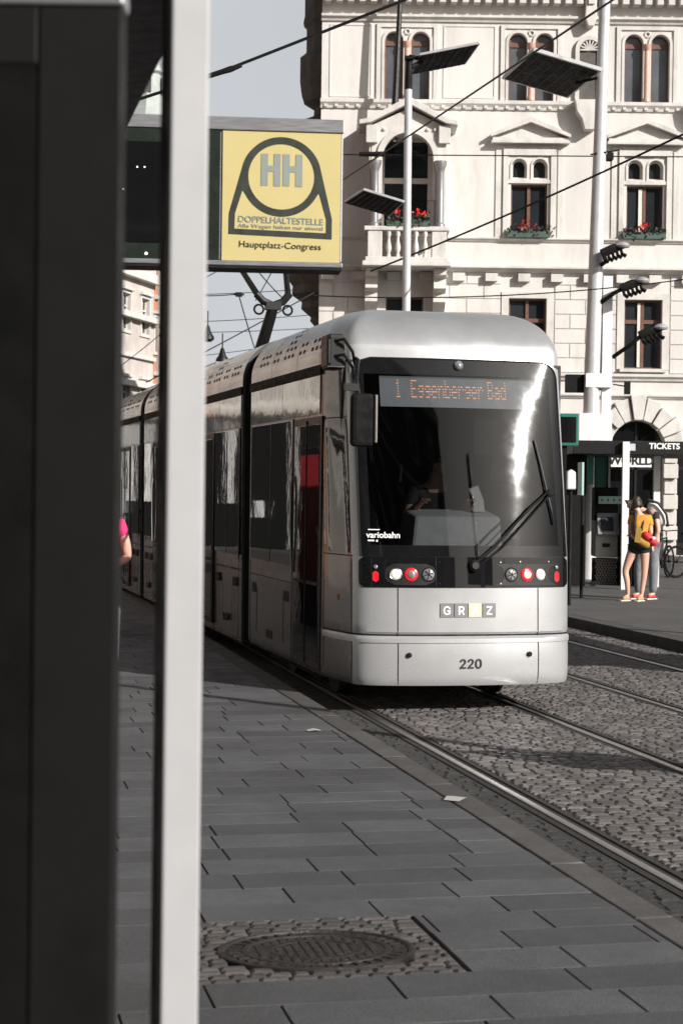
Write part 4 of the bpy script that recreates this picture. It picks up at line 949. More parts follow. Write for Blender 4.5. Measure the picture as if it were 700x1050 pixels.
for k_, (a, c, colr, lb) in enumerate(((.0,.155,'stucco_cream','cream house with a black shopfront mirrored in the front windows of the tram'),(.157,.20,'stucco_orange','slim orange house with a shopfront mirrored in the side of the tram'),(.202,.448,'stucco_pink','pink-cream house with white shopfront piers mirrored in the tail of the tram'))):
    t = house('shop_house', lb, lerp2(a), lerp2(c), 13.5, colr, 8+k_, bay=2.0 if k_ != 1 else 1.6, storeys=4)
    L_ = (Vector(lerp2(c))-Vector(lerp2(a))).length; b = MB(); b.box(.02, L_-.02, -.5, -.18, 0, 4.0); sfr = b.build('shopfront', M['black'], t)
    x = 1.2 if k_ == 0 else .3; r9 = random.Random(k_+3)
    while x < L_-.3:
        b = MB(); wd = r9.choice((.07,.10,.2,.14)); b.box(x, x+wd, -.62, -.5, 0 if r9.random() < .6 else 1.3, r9.choice((3.8,3.1,3.8))); b.build('pier', M[r9.choice(('white','white','stone','alu'))], t); x += r9.uniform(1.5, 3.2) if k_ == 0 else r9.uniform(.35, 1.1)
    for q_ in range(1 if k_ == 0 else 4):
        x = r9.uniform(.5, max(.6, L_-1.2)); b = MB(); b.box(x, x+r9.uniform(.2,.5), -.60, -.5, .9, r9.uniform(1.3,1.8)); b.build('shop_poster', M[r9.choice(('stone','alu','dash'))], t)
# church tower far away
ct = P(152, 118, 150); tw = thing('church_tower', 'far church tower with a pale green copper spire', 'church tower', (ct.x, 150, 0))
b = MB(); b.box(-2.4,2.4,-2.4,2.4,0,30); b.build('wall', M['stucco_cream'], tw)
b = MB(); b.box(-2.7,2.7,-2.7,2.7,30,30.6); b.build('cornice', M['stone'], tw)
z0 = ct.z-30.6
b = MB(); b.lathe([(2.5,30.6),(2.3,32.2),(1.6,33.2),(1.15,34.2),(1.1,36.0),(1.35,36.2),(1.2,36.5),(.5,37.2),(.16,38.0),(.05,39.2)], 8, Matrix.Translation((0,0,0))); sp = b.build('spire', M['copper'], tw)
b = MB(); b.lathe([(.02,39.0),(.3,39.3),(.3,39.5),(.02,39.8)], 10); b.tube([(0,0,39.6),(0,0,41)], .06, 5); b.tube([(-.4,0,40.5),(.4,0,40.5)], .06, 5); b.build('finial', M['slate'], sp)
for k_ in range(4):
    a = math.pi/2*k_; b = MB(); b.prism(arch(0,.35,34.4,35.8,8), -1.16, -1.08, T=Matrix.Rotation(a,4,'Z')); b.build('lantern_opening', M['slate'], sp)
# ------------------------------------------------------------------ foreground : shelter end panel, white post, canopy
PX = lambda px, Y: P(px, 525, Y).x
zT = P(110, 6, 2.45).z
sp_ = thing('shelter_screen', 'dark blurred end panel of the tram shelter close to the camera', 'shelter panel', (PX(60,2.45), 2.45, PZ))
x1 = PX(120.5, 2.45); xg = PX(34, 2.45); x0 = x1-1.1
b = MB(); b.box(xg, x1, 2.45, 2.50, PZ, zT); b.box(x0, xg, 2.45, 2.50, P(20,66,2.45).z, zT); b.build('panel_frame', M['dark'], sp_, world=True, bevel=.004)
b = MB(); b.box(x0, xg-.0015, 2.4515, 2.485, PZ, P(20,66,2.45).z); b.build('panel_glass', M['shadeglass'], sp_, world=True)
b = MB(); b.box(x0, x1+.002, 2.445, 2.505, zT, zT+.035); b.build('top_rail', M['alu'], sp_, world=True, bevel=.004)
# white square post
pc = P(190, 525, 2.8)
post = thing('shelter_post', 'white square shelter post standing blurred in front of the yellow sign', 'post', (pc.x, 2.8, PZ), R(12.4))
b = MB(); b.box(-.0295,.0295,-.0,.11,0.012,2.95); b.build('post', M['whitepost'], post, bevel=.004)
b = MB(); b.box(-.0330,-.0298,.004,.108,.012,2.95); b.build('post_shade_strip', M['blackmatt'], post)  # dark strip added to paint the shaded left face of the post
b = MB(); b.box(-.09,.09,-.05,.16,0,.012); b.build('base_plate', M['galv'], post, bevel=.003)
# canopy, its edge parallel to the rails
cz = 3.0; pa = P(124, 147, (cz-1.88)*1850/(499-147)); pb = P(197, 0, (cz-1.88)*1850/(500))
dv = (Vector((pb.x, pb.y))-Vector((pa.x, pa.y))).normalized()
cn = thing('shelter_canopy', 'black roof edge of the shelter over the platform, above the dark panel', 'canopy', (pa.x, pa.y, cz))
e0 = Vector((pa.x, pa.y))-dv*1.6; e1 = Vector((pb.x, pb.y))+dv*5.2; nrm = Vector((-dv.y, dv.x)); nrm = nrm if nrm.x < 0 else -nrm
q = [e0, e1, e1+nrm*2.2, e0+nrm*2.2]
b = MB(); b.hexa([Vector((p.x,p.y,cz)) for p in q], [Vector((p.x,p.y,cz+.16)) for p in q]); b.build('roof_slab', M['black'], cn, world=True, bevel=.01)
b = MB()
for f in (.25,.5,.75):
    a, c = e0+nrm*2.2*f, e1+nrm*2.2*f; b.tube([(a.x,a.y,cz-.03),(c.x,c.y,cz-.03)], .03, 6)
b.build('purlin', M['dark'], cn, world=True)

# ------------------------------------------------------------------ stop sign : dark display with the yellow panel
SY = 10.0; sg = thing('stop_sign', 'yellow tram stop sign with a dark passenger display and grey frame, hung over the platform', 'sign', tuple(P(350, 275, SY)), R(5.0))
k1 = SY/F_PX; Wd = (350-228)*k1/math.cos(R(5)); Hh = (275-125)*k1
b = MB(); b.box(-2.0,0,-.0,.20,.03,Hh); b.build('case', M['alu'], sg, bevel=.005)
b = MB(); b.box(-2.0,.003,-.018,.21,Hh-.068,Hh+.004); b.build('top_rail', M['alu'], sg, bevel=.004)
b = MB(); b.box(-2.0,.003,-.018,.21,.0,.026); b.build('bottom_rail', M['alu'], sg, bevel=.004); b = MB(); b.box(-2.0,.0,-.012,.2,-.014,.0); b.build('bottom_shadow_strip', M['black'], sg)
b = MB(); b.box(-Wd,-.012,-.008,.0,.028,Hh-.07); yp = b.build('yellow_panel', M['yellow'], sg)
b = MB(); b.box(-2.0,-Wd-.014,-.010,.0,.028,Hh-.07); dp = b.build('display_frame', M['signgreen'], sg)
b = MB(); b.box(-1.98,-Wd-.085,-.014,-.008,.115,Hh-.145); b.build('display_screen', M['frit'], dp)
b = MB()
for px, py in ((141,171.5),(148.5,171.5),(124,177),(127,194.5)):
    q = WM[sg.name].inverted() @ P(px, py, SY-.1); b.lathe([(.0042,0),(.0042,.002)], 8, Matrix.Translation((q.x,-.0145,q.z)) @ Matrix.Rotation(math.pi/2,4,'X'))
q = WM[sg.name].inverted() @ P(150, 260, SY-.1); b.lathe([(.008,0),(.008,.002)], 10, Matrix.Translation((q.x,-.0125,q.z)) @ Matrix.Rotation(math.pi/2,4,'X'))
b.build('led_dots', M['led_white'], dp)
# emblem, drawn in sign coordinates: zoomed photo pixels (700 per 136) -> metres
def sx_(x): return -Wd-.0 + (x-48)/(665-48)*(Wd-.012)
def sz_(z): return (Hh-.07) - (z-90)/(775-90)*(Hh-.07-.028)
c0 = (355, 328); rO, rI = 210, 173
fy = -.0105
def flat(mb, outer, holes=(), y=fy, y2=-.0078):
    polys = [outer]+list(holes); flat_ = [p for q in polys for p in q]
    tri = tessellate_polygon([[Vector((x, z, 0)) for x, z in q] for q in polys])
    mb.add([Vector((x,y,z)) for x, z in flat_], [tuple(t) for t in tri])
def cpt(r, a): return (sx_(c0[0]+r*math.cos(a)), sz_(c0[1]-r*math.sin(a)))
em = MB()
aR, aL = R(-3), R(183)
n = 40
arcO = [cpt(rO, R(18)+(R(162)-R(18))*i/n) for i in range(n+1)]          # over the top from right to left
outer = arcO + [(sx_(84),sz_(525)),(sx_(82),sz_(636)),(sx_(622),sz_(652)),(sx_(622),sz_(545))]
disc_hole = [cpt(rI, 2*math.pi*i/48) for i in range(48)]
lowarc = [cpt(rO, R(202)+(R(338)-R(202))*i/24) for i in range(25)]
skirt = [(sx_(153),sz_(402))] + lowarc[1:-1] + [(sx_(553),sz_(410)),(sx_(592),sz_(548)),(sx_(592),sz_(620)),(sx_(113),sz_(607)),(sx_(115),sz_(528))]
flat(em, outer, [disc_hole, skirt]); em.build('emblem', M['inkdark'], yp, nrm=False)
b = MB()
for x0_ in (248, 362):
    for r_ in ((x0_,208,x0_+36,376),(x0_+66,208,x0_+102,378),(x0_+36,270,x0_+66,302)):
        flat(b, [(sx_(r_[0]),sz_(r_[3])),(sx_(r_[2]),sz_(r_[3])),(sx_(r_[2]),sz_(r_[1])),(sx_(r_[0]),sz_(r_[1]))], y=-.0105)
b.build('emblem_letters', M['signgrey'], yp, nrm=False)
def sign_text(txt, xc, zc, width, h, m, bold):
    me = text_mesh(txt, 1.0, bold*.3); xs = [v.co.x for v in me.vertices]; wd = max(xs)-min(xs)
    sxx = width*(Wd-.012)/(665-48)/wd; hh = h*(Hh-.098)/(775-90)/.72
    T = Matrix.Translation((sx_(xc), -.0110, sz_(zc))) @ Matrix.Rotation(math.pi/2,4,'X') @ Matrix.Rotation(R(-.9),4,'Z') @ Matrix.Diagonal((sxx, hh, 1, 1)); b = MB(); b.mesh(me, T); b.build('sign_lettering', m, yp, nrm=False)
sign_text('DOPPELHALTESTELLE', 354, 560, 444, 34, M['signgrey'], .035)
sign_text('Alle Wagen halten nur einmal', 354, 594, 444, 20, M['signgrey'], .012)
sign_text('Hauptplatz-Congress', 352, 692, 428, 34, M['inkdark'], .004)
b = MB(); b.box(-1.72,-1.60,.03,.17,PZ-P(350,275,SY).z,Hh+.3); b.build('mast', M['polepaint'], sg, bevel=.01)

# ------------------------------------------------------------------ lamp poles with square reflector panels
def panel(parent, corners, th=.035):
    a = [Vector(c) for c in corners]; n = (a[1]-a[0]).cross(a[3]-a[0]).normalized(); n = n if n.z > 0 else -n
    b = MB(); b.hexa(a, [p+n*th for p in a]); pn = b.build('reflector_panel', M['galv'], parent, world=True, bevel=.006)
    b = MB()
    def at(u, v): return a[0]*(1-u)*(1-v)+a[1]*u*(1-v)+a[2]*u*v+a[3]*(1-u)*v
    b.hexa([at(.03,.03)-n*.004, at(.97,.03)-n*.004, at(.97,.97)-n*.004, at(.03,.97)-n*.004], [at(.03,.03)-n*.001, at(.97,.03)-n*.001, at(.97,.97)-n*.001, at(.03,.97)-n*.001])
    b.build('underside', M['dark'], pn, world=True)
    b = MB()
    for i in range(1, 8):
        u = i/8; b.tube([at(u,.04)-n*.008, at(u,.96)-n*.008], .008, 5)
    b.build('underside_rib', M['black'], pn, world=True)
    return pn
L1Y = 24.4; lp1b = P(414.5, 560, L1Y); top = P(419.3, 60, L1Y); base = Vector((P(413.5,620,L1Y).x, L1Y, PZ))
lp1 = thing('lamp_pole', 'slim silver lamp pole with two square reflector panels, rising behind the tram', 'lamp pole', tuple(base), 0, 'lamp poles of the tram stop')
tz = P(418.5, 92, L1Y)
b = MB(); b.tube([base, tz], [.062,.052], 14); b.build('pole', M['polepaint'], lp1, smooth=True, world=True)
b = MB(); b.tube([tz, top], [.050,.046], 12); b.box(top.x-.06, top.x+.06, L1Y-.09, L1Y+.05, top.z-.02, top.z+.02); b.tube([P(419,70,L1Y), P(432,64,L1Y+.2)], .035, 8); b.tube([P(420,58,L1Y), P(430,60,L1Y+.1)], .03, 8); b.build('pole_head', M['dark'], lp1, smooth=True, world=True)
panel(lp1, [P(430,57,L1Y-.05), P(492,45,L1Y-.05), P(477,66,L1Y+1.0), P(420,77,L1Y+1.0)])
panel(lp1, [P(372,195,L1Y-.05), P(414,208,L1Y-.05), P(399,222,L1Y+1.0), P(352,208,L1Y+1.0)])
L2Y = 36.75; tp = P(621, -40, L2Y); bs = P(601, 650, L2Y); base = Vector((bs.x, L2Y, PZ))
lp2 = thing('lamp_pole', 'thick grey lamp pole carrying a large square panel, white boxes and floodlight arms', 'lamp pole', tuple(base), 0, 'lamp poles of the tram stop')
b = MB(); b.tube([base, P(606,400,L2Y), tp], [.172,.160,.108], 18); b.build('pole', M['polepaint'], lp2, smooth=True, world=True)
panel(lp2, [P(546,52,L2Y-.4), P(616,73,L2Y-.4), P(582,101,L2Y+1.75), P(514,81,L2Y+1.75)], .08)
b = MB(); b.tube([P(612,80,L2Y-.05), P(590,85,L2Y+.3)], .03, 8); b.build('panel_arm', M['dark'], lp2, world=True)
def facebox(mb, x0, y0, x1, y1, Y, d):
    a = P(x0, y1, Y); c = P(x1, y0, Y); mb.box(a.x, c.x, Y, Y+d, a.z, c.z)
b = MB(); facebox(b, 616, 283, 628, 432, L2Y-.05, .16); b.build('cable_duct', M['whitebox'], lp2, world=True, bevel=.006)
b = MB(); facebox(b, 600, 383, 627, 397, L2Y-.16, .3); b.build('clamp_box', M['whitebox'], lp2, world=True, bevel=.006)
b = MB(); facebox(b, 593, 424, 627, 452, L2Y-.18, .34); b.build('switch_box', M['whitebox'], lp2, world=True, bevel=.006)
b = MB(); facebox(b, 580, 384, 600, 402, L2Y-.02, .25); b.build('dark_box', M['dark'], lp2, world=True, bevel=.006)
b = MB(); facebox(b, 607, 284, 617, 400, L2Y+.05, .05); b.build('duct_gap', M['black'], lp2, world=True)
# floodlight arms : a bar with a pale head and a row of small lamps under it
for (ax, ay), (bx, by), (cx, cy) in (((614,273),(621,268),(640,252)), ((613,312),(630,300),(660,288)), ((628,366),(648,352),(679,336))):
    Y = L2Y-.3; b = MB(); b.tube([P(ax,ay,L2Y), P(bx,by,Y), P(cx-22,cy+8,Y)], .045, 8); fa = b.build('floodlight_arm', M['dark'], lp2, smooth=True, world=True)
    b = MB(); b.tube([P(cx-24,cy+8,Y), P(cx-12,cy+3,Y), P(cx,cy,Y)], [.085,.095,.05], 8); b.build('floodlight_bar', M['dark'], fa, smooth=True, world=True)
    b = MB(); p = P(cx-2,cy,Y-.02); b.lathe([(.035,-.05),(.13,-.035),(.15,.0),(.12,.05),(.035,.08)], 14, Matrix.Translation(p)); b.build('floodlight_head', M['galv'], fa, smooth=True, world=True)
    for i in range(5):
        p = P(cx-22+i*4.4, cy+8.5-i*1.5, Y); b = MB(); b.tube([p, p+Vector((.02,-.08,-.12)), p+Vector((.09,-.12,-.17))], [.03,.034,.045], 7); b.build('small_lamp', M['dark'], fa, smooth=True, world=True)
b = MB(); a_ = P(628,394,L2Y-.1); c_ = P(640,396,L2Y-.1); b.tube([a_, c_], .015, 6); facebox(b, 640, 391, 646, 404, L2Y-.15, .12); b.build('camera', M['dark'], lp2, world=True)
# pole with panel just outside the picture, whose shadow crosses the cobbles
base = Vector((4.77, 10.05, PZ)); lp3 = thing('lamp_pole', 'silver lamp pole whose long shadow falls across the cobbles before the tram', 'lamp pole', tuple(base), 0, 'lamp poles of the tram stop')
b = MB(); b.tube([base, base+Vector((.05,0,5.6))], [.10,.055], 14); b.build('pole', M['polepaint'], lp3, smooth=True, world=True)
b = MB(); b.box(-.55,.5,-.02,.02,1.55,2.15); b.build('timetable', M['dark'], lp3, bevel=.01)

# ------------------------------------------------------------------ ticket shelter on the far platform
KY = 33.0
def kz(py, Y=KY, px=640): return P(px, py, Y).z
kx = lambda px, Y=KY, py=470: P(px, py, Y).x
ks = thing('ticket_shelter', 'black flat roofed ticket shelter with white posts on the far platform', 'shelter', (kx(640), KY, PZ))
zt, zb = kz(452), kz(466)
b = MB(); b.box(kx(587), kx(760), KY, KY+3.35, zb, zt); rf = b.build('roof', M['black'], ks, world=True, bevel=.01)
b = MB(); b.mesh(text_mesh('TICKETS', .148, .005), FRONT((kx(680.5), KY-.006, kz(457.8,px=680)))); b.build('roof_lettering', M['white'], rf, world=True)
b = MB(); facebox(b, 645, 455, 651, 462, KY-.008, .01); b.build('roof_sticker', M['display'], rf, world=True)
for px, Y in ((641.5, KY-.12), (673.5, KY+.9)):
    b = MB(); x = kx(px, Y); b.box(x-.062, x+.062, Y, Y+.10, PZ, kz(453) if Y < KY else zb); b.build('post', M['whitebox'], ks, world=True, bevel=.005)
for px, Y in ((735, KY-.12),):
    b = MB(); x = kx(px, Y); b.box(x-.05, x+.05, Y, Y+.10, PZ, zb); b.build('post', M['whitebox'], ks, world=True, bevel=.005)
b = MB(); b.box(kx(572), kx(609), KY+1.0, KY+3.3, PZ, zb); b.build('side_cabin', M['dark'], ks, world=True, bevel=.01)
YB = KY+2.6
b = MB(); facebox(b, 610, 468, 623, 500, YB-.05, .05); b.build('teal_panel', M['teal'], ks, world=True)
b = MB(); facebox(b, 602, 468, 608.5, 497, KY+.98, .02); b.build('teal_panel', M['teal'], ks, world=True)
b = MB(); b.box(kx(609,YB), kx(626,YB), YB, YB+.08, kz(505,YB), zb); b.build('back_wall', M['shadeglass'], ks, world=True)
b = MB(); x = kx(624.5,YB-.1); b.box(x-.02, x+.02, YB-.1, YB-.06, kz(503,YB), zb); b.build('mullion', M['galv'], ks, world=True)
b = MB(); b.box(kx(607,KY+.9), kx(612,KY+.9)+.0, KY+.9, KY+.96, PZ, PZ+.0+.1); b.build('plinth', M['dark'], ks, world=True)
# ticket machine
TY_ = 34.6
tm = thing('ticket_machine', 'cream ticket machine with a blue-grey screen under the ticket shelter', 'ticket machine', (kx(625,TY_), TY_, PZ))
zz = lambda py: P(625, py, TY_).z
b = MB(); facebox(b, 609.5, 534, 633.5, 571, TY_, .6); bd = b.build('cabinet', M['cream'], tm, world=True, bevel=.02)
b = MB(); facebox(b, 617, 557, 625, 561, TY_-.015, .02); b.build('coin_slot', M['black'], bd, world=True)
b = MB(); facebox(b, 609.5, 500, 633.5, 534, TY_+.08, .5); b.build('upper_cabinet', M['dark'], tm, world=True, bevel=.01)
a, c = P(612,548,TY_-.12), P(634.5,526,TY_+.06)
b = MB(); b.hexa([Vector((a.x,TY_-.14,a.z)),Vector((c.x,TY_-.14,a.z)),Vector((c.x,TY_+.1,a.z)),Vector((a.x,TY_+.1,a.z))], [Vector((a.x,TY_+.02,c.z)),Vector((c.x,TY_+.02,c.z)),Vector((c.x,TY_+.1,c.z)),Vector((a.x,TY_+.1,c.z))]); sf = b.build('screen_frame', M['alu'], tm, world=True, bevel=.015)
b = MB(); b.add([Vector((a.x+.07,TY_-.135,a.z+.07)),Vector((c.x-.13,TY_-.135,a.z+.07)),Vector((c.x-.13,TY_+.008,c.z-.04)),Vector((a.x+.07,TY_+.008,c.z-.04))], [(0,1,2,3)]); b.build('screen', M['screen'], sf, world=True)
b = MB(); facebox(b, 613, 509, 638, 516.5, TY_-.02, .1); hp = b.build('header_board', M['tealpale'], tm, world=True, bevel=.006)
b = MB()
for px in (616,622,628,634): facebox(b, px, 511.5, px+2, 514, TY_-.024, .01)
b.build('header_symbols', M['teal'], hp, world=True)
b = MB(); facebox(b, 609, 573, 634, 599.5, TY_+.05, .45); lt = b.build('lower_plate', M['dark'], tm, world=True, bevel=.01)
b = MB(); p0, p1 = P(609.5,599,TY_), P(633.5,573.5,TY_); w_, h_ = p1.x-p0.x, p1.z-p0.z
for i in range(-7, 9):
    for s in (-1, 1):
        pts = []
        for f in np.linspace(0, 1, 9):
            x = p0.x + (i/8)*w_ + s*f*h_*.55 + (0 if s > 0 else h_*.55)
            if p0.x <= x <= p1.x: pts.append((x, TY_+.04, p0.z+f*h_))
        if len(pts) > 1: b.tube(pts, .010, 4)
b.build('lattice', M['lattice'], lt, world=True)
bn = thing('ticket_validator', 'tall black cabinet beside the ticket machine, behind the couple', 'cabinet', (kx(644,34.2), 34.2, PZ))
b = MB(); facebox(b, 636, 526, 652, 604, 34.2, .5); c_ = b.build('cabinet', M['dark'], bn, world=True, bevel=.02); b = MB(); facebox(b, 640, 556, 645, 559, 34.18, .02); b.build('slot', M['galv'], c_, world=True); b = MB(); facebox(b, 638, 580, 650, 581.5, 34.19, .02); b.build('cabinet_gap', M['seam'], c_, world=True)
# teal framed display and pale panel beside the tram flank
td = thing('info_display', 'small dark display in a teal frame beside the tram roof corner', 'display', tuple(P(585,458,24)))
b = MB(); facebox(b, 574, 424, 593, 457, 24, .14); f_ = b.build('frame', M['teal'], td, world=True, bevel=.01); b = MB(); facebox(b, 574.5, 427.5, 590.5, 453, 23.985, .02); b.build('screen', M['frit'], f_, world=True)
b = MB(); x = kx(578,24); b.box(x-.04, x+.04, 24.05, 24.13, PZ, P(580,455,24).z); b.build('stand', M['dark'], td, world=True)
pn_ = thing('notice_board', 'thin teal and white notice board edge on beside the tram flank', 'notice board', tuple(P(596,505,30)))
b = MB(); facebox(b, 595.5, 474, 598.5, 508, 30, .5); q_ = b.build('board', M['tealpale'], pn_, world=True, bevel=.01); b = MB(); b.tube([P(597,508,30.1), Vector((P(597,508,30.1).x,30.1,PZ))], .03, 8); b.build('post', M['dark'], pn_, world=True)
wb = thing('box_lamp', 'white box lamp half hidden behind the tram flank', 'lamp', tuple(P(586,500,28)))
b = MB(); b.prism([(P(581,502,28).x,P(581,502,28).z),(P(590,502,28).x,P(590,502,28).z),(P(590,484,28).x,P(590,484,28).z),(P(585,481,28).x,P(585,481,28).z),(P(581,484,28).x,P(581,484,28).z)], 28, 28.2); b.build('shade', M['whitebox'], wb, world=True, bevel=.02)
b = MB(); x = kx(585,28.1); b.tube([(x,28.1,P(586,500,28).z),(x,28.1,PZ)], .03, 8); b.build('stand', M['dark'], wb, world=True)

# ------------------------------------------------------------------ overhead wires
def wire(label, pts, r, sag=0.0, name='overhead_wire'):
    a, c = Vector(pts[0]), Vector(pts[-1]); q = []
    for i in range(13):
        t = i/12; p = a.lerp(c, t) if len(pts) == 2 else (Vector(pts[0]).lerp(Vector(pts[1]), t*2) if t < .5 else Vector(pts[1]).lerp(Vector(pts[2]), t*2-1))
        q.append(p-Vector((0,0,sag*4*t*(1-t))))
    b = MB(); b.tube(q, r, 6); o = b.build(name, M['black'], smooth=True); tag(o, label, 'overhead wire', 'overhead wires'); return o
wire('thick black span wire running up from the sign to the top edge, with an insulator', [P(120,109,22), P(213,79,22), P(440,-10,22)], .020, 0)
ins = MB(); ins.tube([P(211,79,21.95), P(228,73.5,21.95), P(236,71,21.95), P(248,67,21.95)], [.030,.034,.040,.022], 8)
tag(ins.build('insulator', M['black'], smooth=True), 'black insulator on the thick wire above the sign', 'insulator')
wire('black contact wire rising from the pantograph past the large square panel', [P(270,239,24.5), P(641,-9,11.4)], .008, .0)
wire('long diagonal wire crossing the pedimented windows below the large panel', [P(380,278,26), P(720,128,20.5)], .013, .05)
wire('thin level wire across the facade through the oriel arch', [P(350,158.5,40), P(730,161,40)], .014, 0)
wire('thin wire just above the tram roof, before the balcony brackets', [P(320,303,30), P(720,284,30)], .011, .15)
b = MB(); b.tube([P(605,158.5,L2Y-.1), P(634,154,L2Y-.1)], .018, 6); b.box(*[v for v in (P(622,161,20.8).x, P(628,161,20.8).x, 20.75, 20.9, P(625,164,20.8).z, P(625,157,20.8).z)]); b.build('wire_bracket', M['dark'], lp2, world=True)
b = MB(); b.tube([P(368,158,39.9), P(394,158,39.9)], [.05,.06], 8); tag(b.build('insulator', M['dark'], smooth=True), 'dark insulator on the level wire inside the oriel arch', 'insulator')
SK = [('high thin wire under the sign, nearest its lower edge', (205,302),(330,295),60), ('pale slanting wire crossing the gap under the sign from left', (195,292),(240,268),55), ('dark span wire with a clamp beside the pantograph', (200,303),(247,301),48),
 ('thin wire in the sky gap, second below the clamp wire', (200,330),(330,322),62), ('thin wire level with the pantograph knee', (200,341),(330,336),66), ('lowest level wire just above the tram roof line', (195,366),(300,352),70), ('contact wire slanting up from the tail of the tram', (150,392),(322,300),44),
 ('steep thin wire hanging from the clamp toward the roof', (245,303),(262,360),48), ('slanting wire from under the sign to the pantograph knee', (262,275),(292,308),50), ('crossing wire behind the pantograph arms', (282,272),(262,308),52), ('thin wire in front of the cream street house', (120,378),(170,338),60)]
for lb, a, c, Y in SK: wire(lb, [P(a[0],a[1],Y), P(c[0],c[1],Y+4)], .016 if Y < 55 else .014, .03)
for i, (px, py, Y, lb) in enumerate(((213,343,46,'dark hanging street lamp in the sky gap beside the white post'),(228,366,46,'dark hanging street lamp just above the tram roof'),(245,302,48,'small dark clamp on the span wire beside the pantograph'))):
    p = P(px, py, Y); nm = 'hanging_lamp' if i < 2 else 'wire_clamp'; t = thing(nm, lb, 'street lamp' if i < 2 else 'wire clamp', tuple(p), 0, 'hanging street lamps' if i < 2 else None)
    if i < 2:
        b = MB(); b.lathe([(.02,.24),(.05,.20),(.09,.05),(.16,-.05),(.17,-.12),(.10,-.18)], 12); b.build('lamp_hood', M['black'], t, smooth=True); b = MB(); b.tube([(0,0,.2),(0,0,.6)], .02, 6); b.build('hanger', M['black'], t)
    else:
        b = MB(); b.box(-.09,.09,-.04,.04,-.06,.06); b.tube([(-.14,0,0),(.14,0,0)], .03, 6); b.build('clamp', M['black'], t, bevel=.01)
# red advertising display on the platform, mirrored in the tram door
ad = thing('advertising_display', 'red advertising display standing on the platform, mirrored in the tram door', 'advertising display', (-3.15, 21.6, PZ), R(103.8))
b = MB(); b.box(-.85,1.5,-.0,.16,.0,2.3); b.build('case', M['dark'], ad, bevel=.02)
b = MB(); b.box(-.78,1.43,-.012,.0,.55,2.2); rp_ = b.build('poster', M['poster_red'], ad)
b = MB(); b.torus((0,-.02,1.15), .17, .035, n=24, m=6); b.box(.02,.19,-.03,-.013,1.11,1.17); b.build('poster_mark', M['white'], rp_)
b = MB()
for i, w_ in enumerate((.10,.16,.08)): b.box(-.3+i*.2, -.3+i*.2+w_, -.02, -.012, .78, .86)
b.build('poster_lines', M['white'], rp_)

# unseen shelter added out to the right, to cast shadow on the far kerb
wsb = UV(6.2, 7.2); ws_ = thing('shadow_shelter', 'unseen shelter added to cast shadow on the far platform edge', 'shelter', (wsb.x, wsb.y, PZ), math.atan2(TD.y, TD.x))
b = MB(); b.box(-3.2,3.2,-.8,.8,2.7,2.85); b.build('roof', M['dark'], ws_)
for x in (-2.8, 0, 2.8):
    b = MB(); b.box(x-.05,x+.05,.5,.6,0,2.7); b.build('post', M['polepaint'], ws_)
b = MB(); b.box(-2.7,-.1,.53,.57,.1,2.3); b.build('back_panel', M['dark'], ws_)
# ------------------------------------------------------------------ people
def gpt(px, Y): p = P(px, 520, Y); return (p.x, Y, PZ)
w1 = thing('person', 'woman in a mustard T-shirt and dark shorts standing before the ticket machine', 'person', gpt(654, 29.4))
Lw = [('pel',(.03,0,.93),.115,None),('sp',(.04,0,1.10),.10,'pel'),('ch',(.04,.0,1.30),.115,'sp'),('nk',(.0,.02,1.46),.048,'ch'),('hd',(-.07,.07,1.57),.088,'nk'),('tp',(-.08,.08,1.64),.075,'hd'),('ns',(-.16,.15,1.54),.02,'hd'),
 ('h1',(-.07,0,.88),.095,'pel'),('k1',(-.20,.02,.49),.058,'h1'),('c1',(-.165,.0,.32),.05,'k1'),('a1',(-.145,.03,.09),.034,'c1'),('t1',(-.24,-.03,.035),.036,'a1'),
 ('h2',(.12,0,.88),.095,'pel'),('k2',(.115,.0,.48),.057,'h2'),('c2',(.10,.02,.32),.05,'k2'),('a2',(.075,.03,.09),.034,'c2'),('t2',(.0,-.06,.035),.036,'a2'),
 ('s1',(-.11,.03,1.37),.05,'ch'),('e1',(-.13,.0,1.12),.038,'s1'),('w1',(-.10,.20,1.06),.027,'e1'),
 ('s2',(.18,.0,1.37),.052,'ch'),('e2',(.21,-.02,1.10),.038,'s2'),('w2',(.08,.18,1.06),.027,'e2')]
Lw += hand('w1',(-.10,.20,1.06),(.1,.7,.1),(0,0,1)) + hand('w2',(.08,.18,1.06),(-.4,.7,.1),(0,0,1))
skin(*chain(Lw), 'body', M['skin'], w1)
skin(*chain([('pel',(.03,0,.98),.128,None),('sp',(.04,0,1.12),.122,'pel'),('ch',(.04,0,1.30),.135,'sp'),('nk',(.02,.01,1.40),.07,'ch'),('s1',(-.11,.03,1.36),.068,'ch'),('e1',(-.125,.015,1.23),.056,'s1'),('s2',(.18,0,1.36),.070,'ch'),('e2',(.20,-.01,1.22),.058,'s2')]), 'shirt', M['orange'], w1)
skin(*chain([('pel',(.03,0,.96),.130,None),('h1',(-.06,0,.87),.115,'pel'),('k1',(-.10,.005,.76),.105,'h1'),('h2',(.115,0,.87),.115,'pel'),('k2',(.12,0,.76),.105,'h2')]), 'shorts', M['darkcloth'], w1)
skin(*chain([('a',(-.06,.04,1.60),.10,None),('b',(-.03,.02,1.53),.078,'a'),('e',(-.015,.0,1.68),.05,'a'),('g',(.0,-.01,1.715),.04,'e')]), 'hair', M['hair'], w1)
